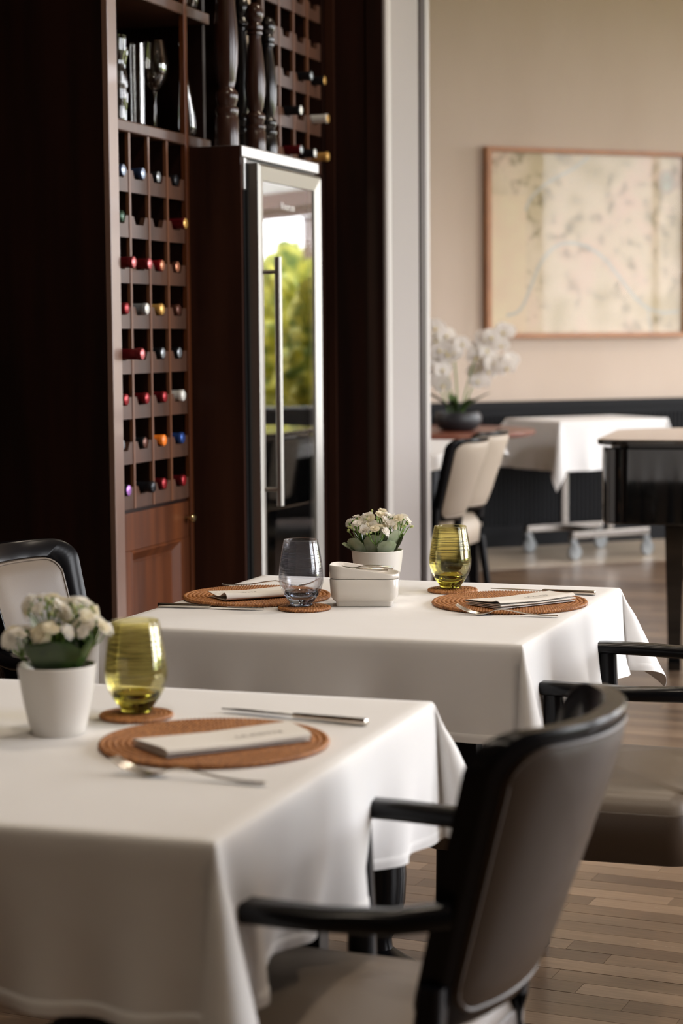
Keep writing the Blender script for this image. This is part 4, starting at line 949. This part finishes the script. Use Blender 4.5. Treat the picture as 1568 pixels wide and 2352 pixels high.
ring1 = [(-88, 66, .062, .042, .030, .076, 0, .15, LD), (-82, 80, .078, .046, .008, .078, 4, .1, LD), (-20, 55, .062, .018, .026, .080, 0, .2, LD), (-140, 58, .055, .018, .026, .080, 0, .3, LD), (170, 50, .075, .017, .02, .084, 15, .3, LG), (150, 62, .085, .016, .01, .084, 15, .1, LG),
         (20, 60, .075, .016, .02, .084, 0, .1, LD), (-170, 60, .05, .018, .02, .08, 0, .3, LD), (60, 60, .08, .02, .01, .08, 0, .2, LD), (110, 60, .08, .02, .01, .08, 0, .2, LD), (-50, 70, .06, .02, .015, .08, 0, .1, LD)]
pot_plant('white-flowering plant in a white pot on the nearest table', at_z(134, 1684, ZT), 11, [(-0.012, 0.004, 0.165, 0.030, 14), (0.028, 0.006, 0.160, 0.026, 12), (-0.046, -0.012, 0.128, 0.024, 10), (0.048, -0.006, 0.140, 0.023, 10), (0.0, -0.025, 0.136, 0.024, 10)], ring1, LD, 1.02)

# ------------------------------------------------------------------ chairs
def chair(label, c, f_az, arms=True, leather='leather', group=None, outer='leather_dark'):
    """c: point on the floor under the seat centre; f_az: compass direction it faces (0 = +Y)"""
    name = 'armchair' if arms else 'dining_chair'
    o = thing(name, label, 'chair', (c.x, c.y, 0), R(90) - R(f_az), group)   # local +x = facing
    sw_, sd = 0.46, 0.50
    seat = MB()
    def ring(ins, z, crown=0.0):
        return [(x + 0.02, y * (1.0 + 0.03 * (x > 0)), z + crown * (1 - (x / 0.25) ** 2) * (1 - (y / 0.24) ** 2)) for x, y in rrect(sd - 2 * ins, sw_ - 2 * ins, max(0.045 - ins, 0.006), 7)]
    seat.loops([ring(0.010, 0.350), ring(0.001, 0.356), ring(0.0, 0.39), ring(0.0, 0.435), ring(0.004, 0.452), ring(0.016, 0.468), ring(0.040, 0.476, 0.003), ring(0.09, 0.482, 0.004), ring(0.15, 0.485, 0.005), ring(0.2, 0.487, 0.006)])
    seat.build('seat', leather, o, True, 60)
    bnd = MB(); bnd.loops([ring(0.004, 0.3485), ring(-0.0025, 0.353), ring(-0.0025, 0.438), ring(0.0005, 0.4415)], True, False, False); bnd.build('seat_band', outer, o, True, 60)  # dark on the armchairs: shade of the seat side put into the colour
    W2 = 0.196; B0, B1 = 0.515, 0.862
    def surf(y, z, off):
        tp = 0.87 + 0.13 * (z - B0) / (B1 - B0)
        x = -0.207 - 0.240 * (z - 0.47) - 0.088 * (1 - abs(y / W2) ** 2.3) * (0.55 + 0.45 * (z - B0) / (B1 - B0)) + off
        return (x, y * tp, z)
    # frame ring: rounded rectangle in (y, z)
    hh = (B1 - B0) / 2; zc = (B0 + B1) / 2
    def fr_loop(ins, off, r_):
        return [(y, zc + z) for y, z in rrect(2 * (W2 - ins), 2 * (hh - ins), r_, 8)]
    def dense(lp_):  # insert points so that the curve of the rail shows
        out = []
        for i, p_ in enumerate(lp_):
            q = lp_[(i + 1) % len(lp_)]; n_ = max(1, int(math.dist(p_, q) / 0.03))
            for k in range(n_):
                t_ = k / n_; y = p_[0] + (q[0] - p_[0]) * t_; z = p_[1] + (q[1] - p_[1]) * t_; out.append((y, z))
        return out
    def dl(ins, off, r_, base=None):
        yz = dense(fr_loop(0.0, 0, 0.042)); out = []
        for y, z in yz:
            sy, sz = (W2 - ins) / W2, (hh - ins) / hh
            out.append(surf(y * sy, zc + (z - zc) * sz, off))
        return out
    T = 0.016
    rg_ = MB(); rg_.loops([dl(0.0, T - .004, .04), dl(0.004, T, .04), dl(0.034, T, .03), dl(0.036, T - .004, .03), dl(0.036, -T + .004, .03), dl(0.034, -T, .03), dl(0.004, -T, .04), dl(0.0, -T + .004, .04), dl(0.0, T - .004, .04)], True, False, False)
    rg_.build('back_frame', 'black_lacquer', o, True, 50)
    for nm, sg, i0, lm in (('front_pad', 1, 0.036, leather), ('back_pad', -1, 0.016, outer)):
        pd = MB(); pd.loops([dl(i0, 0, .03), dl(i0 + .002, sg * 0.017, .03), dl(i0 + .008, sg * 0.021, .03), dl(i0 + .030, sg * 0.025, .03), dl(i0 + .07, sg * 0.027, .03), dl(0.150, sg * 0.028, .03)], True, False, True)
        pd.build(nm, lm, o, True, 60)
        lp_ = dl(i0 + .004, sg * 0.0185, .03); mb = MB(); mb.tube(lp_ + lp_[:1], 0.0032, 6, False); mb.build('piping', lm, o, True)
    for sg in (-1, 1):
        y = sg * 0.168
        mb = MB(); mb.bar([(-0.285, y * 1.03, 0.0), (-0.235, y, 0.37), (-0.225, y, 0.46), (-0.238, y * 1.02, 0.575)], [0.026, 0.036, 0.036, 0.034], [0.026, 0.036, 0.036, 0.030]); mb.build('leg', 'black_lacquer', o, True, 50)
        mb = MB(); mb.bar([(0.245, y * 0.98, 0.0), (0.235, y * 0.98, 0.368)], [0.026, 0.036], [0.026, 0.036]); mb.build('leg', 'black_lacquer', o, True, 50)
        if arms:
            pts = [(-0.262, sg * 0.192, 0.661), (-0.21, sg * 0.226, 0.658), (-0.13, sg * 0.242, 0.658), (-0.05, sg * 0.246, 0.660), (0.02, sg * 0.244, 0.661), (0.050, sg * 0.238, 0.661)]
            mb = MB(); mb.bar(pts, [.030, .036, .042, .044, .042, .038], [.028, .025, .022, .022, .022, .020]); mb.build('arm', 'black_lacquer', o, True, 50)
            mb = MB(); mb.bar([(0.015, sg * 0.242, 0.650), (0.010, sg * 0.243, 0.50), (0.010, sg * 0.243, 0.385)], [.026, .028, .030], [.034, .036, .040]); mb.build('arm_post', 'black_lacquer', o, True, 50)
    return o
C1 = Vector((-0.0586, 2.392, 0)); C2 = Vector((0.468, 3.728, 0)); C3 = Vector((-0.365, 3.985, 0))
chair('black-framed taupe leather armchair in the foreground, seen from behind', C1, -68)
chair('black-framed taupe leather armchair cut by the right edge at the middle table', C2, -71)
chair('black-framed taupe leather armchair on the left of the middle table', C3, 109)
gC = 'cream chairs along the far white table'
FV = Vector((-math.cos(R(20)), math.sin(R(20)), 0))
chair('nearer cream leather chair at the long white table of the far room', at_z(1062, 1004, 0.862) + 0.30 * FV, -70, False, 'leather_cream', gC, 'leather_cream')
chair('farther cream leather chair at the long white table, beside the orchid bowl', at_z(1112, 989, 0.862) + 0.30 * FV, -70, False, 'leather_cream', gC, 'leather_cream')

# ------------------------------------------------------------------ far room furniture
LT = Vector((0.02, 9.15, 0))
o = thing('long_table', 'long table of the far room under a white cloth', 'table', LT, -AZ)
MB().box((-0.42, -1.28, 0.715), (0.40, 1.28, 0.742)).build('tabletop', 'black_lacquer', o)
for sx in (-0.33, 0.31):
    for sy in (-1.15, 1.15): MB().box((sx - .025, sy - .025, 0), (sx + .025, sy + .025, 0.716)).build('leg', 'black_lacquer', o)
table_cloth('tablecloth', 'white tablecloth hanging short on the long table of the far room', LT + Vector((0, 0, 0.745)), -AZ, 0.425, 1.29, 0.07, seed=4, ncol=24, nang=12, mcol=6, flare=0.03)
RT = Vector((0.50, 10.95, 0))
o = thing('round_table', 'round red-brown table carrying the bowl of white orchids', 'table', RT)
MB().lathe([(0, 0.738), (0.55, 0.738), (0.565, 0.744), (0.57, 0.755), (0.565, 0.766), (0.555, 0.770), (0, 0.770)], 64, cap0=False, cap1=False).build('tabletop', 'red_table', o, True)
MB().lathe([(0, 0), (0.26, 0.0), (0.26, 0.02), (0.07, 0.05), (0.05, 0.10), (0.05, 0.68), (0.10, 0.738), (0, 0.7385)], 32, cap0=False, cap1=False).build('pedestal', 'black_lacquer', o, True)

# orchids
OP = Vector((0.635, 10.80, 0.7705))
orc = thing('orchid_bowl', 'white orchids growing in a low black bowl on the red-brown table', 'potted orchid', OP)
MB().lathe([(0, 0), (0.075, 0), (0.105, 0.012), (0.127, 0.045), (0.130, 0.070), (0.118, 0.098), (0.108, 0.102), (0.108, 0.094), (0, 0.092)], 48, cap0=False, cap1=False).build('bowl', 'bowl_black', orc, True)
def orchid_mesh():
    mb = MB()
    for a, l, w in ((90, .040, .020), (210, .040, .018), (330, .040, .018)):
        ca, sa = math.cos(R(a)), math.sin(R(a))
        pr = [(0.1, .15), (.4, .8), (.7, 1), (.93, .6), (1, 0)]
        mb.grid([[(l * t_ * ca - w * q * v * sa, l * t_ * sa + w * q * v * ca, -.002 + .004 * (t_ - .5) ** 2 * 4 - .003 * abs(v)) for v in (-1, 0, 1)] for t_, q in pr])
    for a in (15, 165):
        ca, sa = math.cos(R(a)), math.sin(R(a)); pr = [(0.05, .2), (.3, .8), (.6, 1.1), (.85, .9), (1, .25)]
        mb.grid([[(.044 * t_ * ca - .026 * q * v * sa, .044 * t_ * sa + .026 * q * v * ca, .003 + .003 * t_ - .004 * abs(v)) for v in (-1, -.5, 0, .5, 1)] for t_, q in pr])
    return mb.mesh('flower', 'orchid', True, 180)
OM = orchid_mesh()
lipm = MB().lathe([(0, -.006), (.006, -.002), (.007, .006), (.003, .012), (0, .013)], 8, cap0=False, cap1=False).mesh('lip', 'orchid_lip', True)
rg = random.Random(21)
def spray(base, top, tip, n_, spread):
    base, top, tip = Vector(base), Vector(top), Vector(tip); pts = []
    for k in range(15):
        t_ = k / 14; p_ = (1 - t_) ** 2 * base + 2 * (1 - t_) * t_ * top + t_ * t_ * tip; pts.append(p_)
    MB().tube(pts, [0.0045 - 0.002 * k / 14 for k in range(15)], 6).build('stem', 'stem', orc, True)
    for k in range(n_):
        t_ = 0.42 + 0.56 * (k + .5) / n_; p_ = (1 - t_) ** 2 * base + 2 * (1 - t_) * t_ * top + t_ * t_ * tip
        off = Vector((rg.uniform(-1, 1) * spread, rg.uniform(-0.8, 0.5) * spread, rg.uniform(-.9, .8) * spread)); q = p_ + off
        d = Vector((off.x * 6 + rg.uniform(-.4, .4), -1, off.z * 2 + rg.uniform(-.2, .3)))
        f = link('flower', OM, orc, q, (d.to_track_quat('Z', 'Y').to_matrix().to_4x4() @ Matrix.Rotation(rg.uniform(-.4, .4), 4, 'Z')).to_euler())
        s_ = rg.uniform(1.05, 1.35); f.scale = (s_, s_, s_)
        link('lip', lipm, f, (0, -0.004, 0.004))
spray((-.02, 0, .10), (-.08, 0, .52), (-.13, -.03, .52), 11, .055)
spray((-.03, .02, .10), (-.10, 0, .40), (-.17, -.02, .30), 12, .06)
spray((.00, 0, .10), (-.02, 0, .60), (-.06, -.05, .42), 10, .055)
spray((.02, 0, .10), (.10, 0, .55), (.24, -.02, .50), 14, .055)
spray((.03, .02, .10), (.12, 0, .42), (.27, -.04, .33), 14, .055)
spray((-.05, .0, .10), (-.16, .0, .45), (-.24, -.03, .36), 10, .055)
for a, l in ((200, .20), (340, .18), (250, .12), (100, .16), (160, .17), (20, .15), (300, .13)):
    me = leaf_mesh(l, .028, -.55, 'leaf_dark', 0.0, 0.2); lo = link('leaf', me, orc, (0.02 * math.cos(R(a)), 0.02 * math.sin(R(a)), .095)); lo.rotation_euler = (Matrix.Rotation(R(a), 4, 'Z') @ Matrix.Rotation(-R(48), 4, 'Y')).to_euler()

# service trolley
TC = Vector((1.43, 11.60, 0)); TR = R(90 - 61.7)
tr = thing('service_trolley', 'chrome service trolley on four castors by the black wainscot', 'trolley', TC, TR)
MB().box((-0.36, -0.26, 0.770), (0.36, 0.26, 0.795), 0.004).build('tray_top', 'chrome', tr)
for y in (-0.23, 0.23):
    MB().box((-0.27, y - 0.022, 0.125), (0.27, y + 0.022, 0.165), 0.006).build('base_bar', 'chrome', tr)
    MB().box((-0.020, y - 0.018, 0.165), (0.020, y + 0.018, 0.770), 0.006).build('post', 'chrome', tr)
for x in (-0.255, 0.255):
    for y in (-0.23, 0.23):
        cs_ = MB().box((x - .016, y - .016, .100), (x + .016, y + .016, .125)).box((x + .002, y - .020, .045), (x + .026, y - .016, .105)).box((x + .002, y + .016, .045), (x + .026, y + .020, .105)).build('castor', 'castor', tr)
        MB().lathe([(0, -.013), (.030, -.013), (.042, -.011), (.044, -.006), (.044, .006), (.042, .011), (.030, .013), (0, .013)], 24, cap0=False, cap1=False).build('wheel', 'castor', cs_, True, loc=(x + .014, y, .0445), rot=(R(90), 0, 0))
MB().box((-0.02, -0.208, 0.130), (0.02, 0.208, 0.158), 0.004).build('cross_bar', 'chrome', tr)
table_cloth('tablecloth', 'white tablecloth with long hanging corners over the service trolley', TC + Vector((0, 0, 0.7975)), TR, 0.375, 0.275, 0.285, seed=6, corners={2: (0.20, 0.10), 1: (0.95, 0.30), 3: (0.3, .1), 0: (0.3, .1)}, flare=0.05, ncol=30, nang=20, mcol=10)

# grand piano (tail end)
PNO = Vector((0.905, 6.97, 0)); PA = -R(14)
pi_ = thing('grand_piano', 'black grand piano cut by the right edge, glossy case on a square tapered leg', 'piano', PNO, PA)
def plan(ins, n_=8):
    pts = [(ins, 0.72 - ins), (ins, 0.10)]
    pts += [(ins + (0.10 - ins) * (1 - math.cos(PI / 2 * k / n_)), 0.10 - (0.10 - ins) * math.sin(PI / 2 * k / n_)) for k in range(1, n_ + 1)]
    pts += [(0.30, ins), (0.5, ins + 0.0), (0.75, ins - 0.02), (1.0, ins - 0.10), (1.3, ins - 0.22), (1.55 - ins, ins - 0.25), (1.55 - ins, 0.9 - ins), (0.2, 0.9 - ins), (0.1, 0.85 - ins)]
    return pts
MB().loops([[(x, y, z) for x, y in plan(i)] for i, z in ((0.004, 0.62), (0.0, 0.625), (0.0, 0.885), (0.004, 0.890))]).build('case', 'piano_black', pi_, True, 30)
MB().loops([[(x, y, z) for x, y in plan(i)] for i, z in ((0.03, 0.890), (0.03, 0.898))]).build('rim_bead', 'piano_black', pi_, True, 30)
MB().loops([[(x, y, z) for x, y in plan(i)] for i, z in ((-0.012, 0.898), (-0.018, 0.902), (-0.018, 0.914), (-0.012, 0.918))]).build('lid', 'piano_lid', pi_, True, 30)
for x, y in ((0.215, 0.66), (1.40, 0.72), (1.35, 0.05)):
    MB().loops([[(x + a * w_, y + b_ * w_, z) for a, b_ in ((-1, -1), (1, -1), (1, 1), (-1, 1))] for z, w_ in ((0.0, .024), (0.03, .026), (0.05, .024), (0.56, .038), (0.62, .040))]).build('leg', 'piano_black', pi_)

# framed map
mp_ = thing('framed_map', 'large framed city map in a thin brown wooden frame on the beige wall', 'map', FW(0, 0, 0), PI / 2 - FAZ)
s0, s1, z0_, z1_ = -0.262, 1.142, 1.262, 2.400
def fq(ins, n_): return [(x, -n_, z) for x, z in ((s0 + ins, z0_ + ins), (s1 - ins, z0_ + ins), (s1 - ins, z1_ - ins), (s0 + ins, z1_ - ins))]
MB().loops([fq(0, 0.006), fq(0, 0.055), fq(0.030, 0.055), fq(0.032, 0.030), fq(0.032, 0.006)], True, False, False).build('frame', 'frame_wood', mp_)
MB().loops([fq(0.003, 0.022), fq(0.030, 0.026)], True, True, True).build('backing', 'brown_paint', mp_)
sh = MB().add([(s0 + .031, -.0285, z0_ + .031), (s1 - .031, -.0285, z0_ + .031), (s1 - .031, -.0285, z1_ - .031), (s0 + .031, -.0285, z1_ - .031)], [(0, 1, 2, 3)]).build('sheet', 'map', mp_)
def strip(pts, w, m, nm, n_=.0290):
    mb = MB(); G = []
    for i, (x, z) in enumerate(pts):
        a = pts[max(0, i - 1)]; b_ = pts[min(len(pts) - 1, i + 1)]; dx, dz = b_[0] - a[0], b_[1] - a[1]; l = math.hypot(dx, dz); G.append([(x - dz / l * w, -n_, z + dx / l * w), (x + dz / l * w, -n_, z - dx / l * w)])
    mb.grid(G); return mb.build(nm, m, sh)
def smooth(pts, k=3):
    for _ in range(k):
        q = [pts[0]]
        for a, b_ in zip(pts[:-1], pts[1:]): q += [(a[0] * .75 + b_[0] * .25, a[1] * .75 + b_[1] * .25), (a[0] * .25 + b_[0] * .75, a[1] * .25 + b_[1] * .75)]
        pts = q + [pts[-1]]
    return pts
Wd, Hd = s1 - s0, z1_ - z0_
def mpt(u_, v_): return (s0 + u_ * Wd, z0_ + (1 - v_) * Hd)
sq = [mpt(*q) for q in ((.03, .25), (.195, .25), (.195, .97), (.03, .97))]
MB().add([(x, -.0287, z) for x, z in sq], [(0, 1, 2, 3)]).build('inset', 'map_pale', sh)  # paler rectangle along the left of the sheet
strip(smooth([mpt(.50, .04), mpt(.42, .11), mpt(.32, .16), mpt(.22, .25), mpt(.19, .33)]), .008, 'map_blue', 'river')
strip(smooth([mpt(.10, .88), mpt(.17, .86), mpt(.22, .72), mpt(.27, .58), mpt(.36, .49), mpt(.48, .50), mpt(.58, .57), mpt(.66, .68), mpt(.76, .82), mpt(.86, .87), mpt(.96, .86)]), .009, 'map_blue', 'river')
strip(smooth([mpt(.80, .83), mpt(.82, .97)]), .006, 'map_blue', 'river')
cxy = mpt(.895, .160)
MB().lathe([(0.050, 0), (0.062, 0)], 40, cap0=False, cap1=False, sy=1.18).build('seal_ring', 'map_grey', sh, loc=(cxy[0], -.0291, cxy[1]), rot=(R(90), 0, 0))
MB().lathe([(0.0, 0), (0.044, 0)], 40, cap0=False, cap1=False, sy=1.18).build('seal_field', 'map_grey2', sh, loc=(cxy[0], -.0291, cxy[1]), rot=(R(90), 0, 0))
sm = text_mesh('M', 0.095, 'seal_mark'); sm.materials.append(M['map_grey']); link('seal_mark', sm, sh, (cxy[0], -.0294, cxy[1]), (R(90), 0, 0))
MB().box((s0 + .031, -.036, z0_ + .031), (s1 - .031, -.033, z1_ - .031)).build('pane', 'picture_glass', mp_)

blocker_rug = thing('rug', 'dark brown rug before the black sofa, right of the frame', 'rug', (3.95, 10.60, 0.0), R(-52))  # added out of view to cover bright floor reflected by the cooler door
slab(MB(), 2.1, 3.4, 0.03, [(0.003, 0.0006), (0, 0.003), (0, 0.008), (0.003, 0.010)]).build('pile', 'rug_brown', blocker_rug)
# unseen seating added to block floor glare in the cooler door's reflection
so = thing('sofa', 'black leather sofa standing by the far window, reflected in the cooler door', 'sofa', (4.45, 11.2, 0.0105), R(-52))
slab(MB(), 2.2, 0.85, 0.08, [(0.02, 0.12), (0, 0.16), (0, 0.40), (0.03, 0.44)]).build('seat', 'bowl_black', so, True)
slab(MB(), 2.2, 0.22, 0.08, [(0.02, 0.12), (0, 0.2), (0, 0.76), (0.03, 0.80)], cy=0.36).build('back', 'bowl_black', so, True)
for x in (-1.0, 1.0): slab(MB(), 0.2, 0.85, 0.08, [(0.02, 0.12), (0, 0.2), (0, 0.58), (0.03, 0.61)], cx=x).build('arm', 'bowl_black', so, True)
for x in (-0.95, 0.95):
    for y in (-0.33, 0.33): MB().box((x - .025, y - .025, 0), (x + .025, y + .025, 0.125)).build('leg', 'chrome', so)

# ------------------------------------------------------------------ outside the windows
gr = MB().box((-25, -25, -0.4), (45, 45, -0.12)).build('ground', 'grass'); tag(gr, kind='structure')
bl = thing('window_blind', 'brown slatted wooden blind, half lowered at the left of the far garden window', 'blind', FW(0, 0, 0), PI / 2 - FAZ)
for k in range(9): MB().box((4.83, 0.105, 2.245 - 0.036 * k - 0.033), (5.76, 0.118, 2.245 - 0.036 * k)).build('slat', 'brown_paint', bl)
MB().box((4.83, 0.10, 2.245), (5.76, 0.125, 2.268)).build('head_rail', 'brown_paint', bl)
def bush(c, r_, h, seed, label):
    bm = bmesh.new(); bmesh.ops.create_icosphere(bm, subdivisions=5, radius=1)
    rg = random.Random(seed); ph = [Vector((rg.uniform(0, 9), rg.uniform(0, 9), rg.uniform(0, 9))) for _ in range(3)]
    from mathutils import noise
    for v in bm.verts:
        n_ = noise.noise(v.co * 2.2 + ph[0]) * .28 + noise.noise(v.co * 6 + ph[1]) * .20 + noise.noise(v.co * 16 + ph[2]) * .22
        v.co *= 1 + n_; v.co.x *= r_; v.co.y *= r_; v.co.z = (v.co.z * .5 + .5) * h
    me = bpy.data.meshes.new('garden_bush'); bm.to_mesh(me); bm.free(); me.materials.append(M['hedge'])
    o = link('garden_bush', me, None, (c.x, c.y, -0.13)); tag(o, label, 'bush', 'garden bushes outside the window')
for k, (s_, n_, r_, h, lab) in enumerate(((4.7, -1.6, 0.7, 2.35, 'green garden bush outside the far window, leftmost'), (6.3, -1.9, 0.75, 2.15, 'green garden bush outside the far window, middle'), (8.0, -2.0, 0.75, 2.1, 'green garden bush outside the far window, rightmost'), (9.8, -2.5, 0.8, 2.2, 'green garden bush beyond the corner of the far room'))):
    bush(FW(s_, n_), r_, h, k, lab)
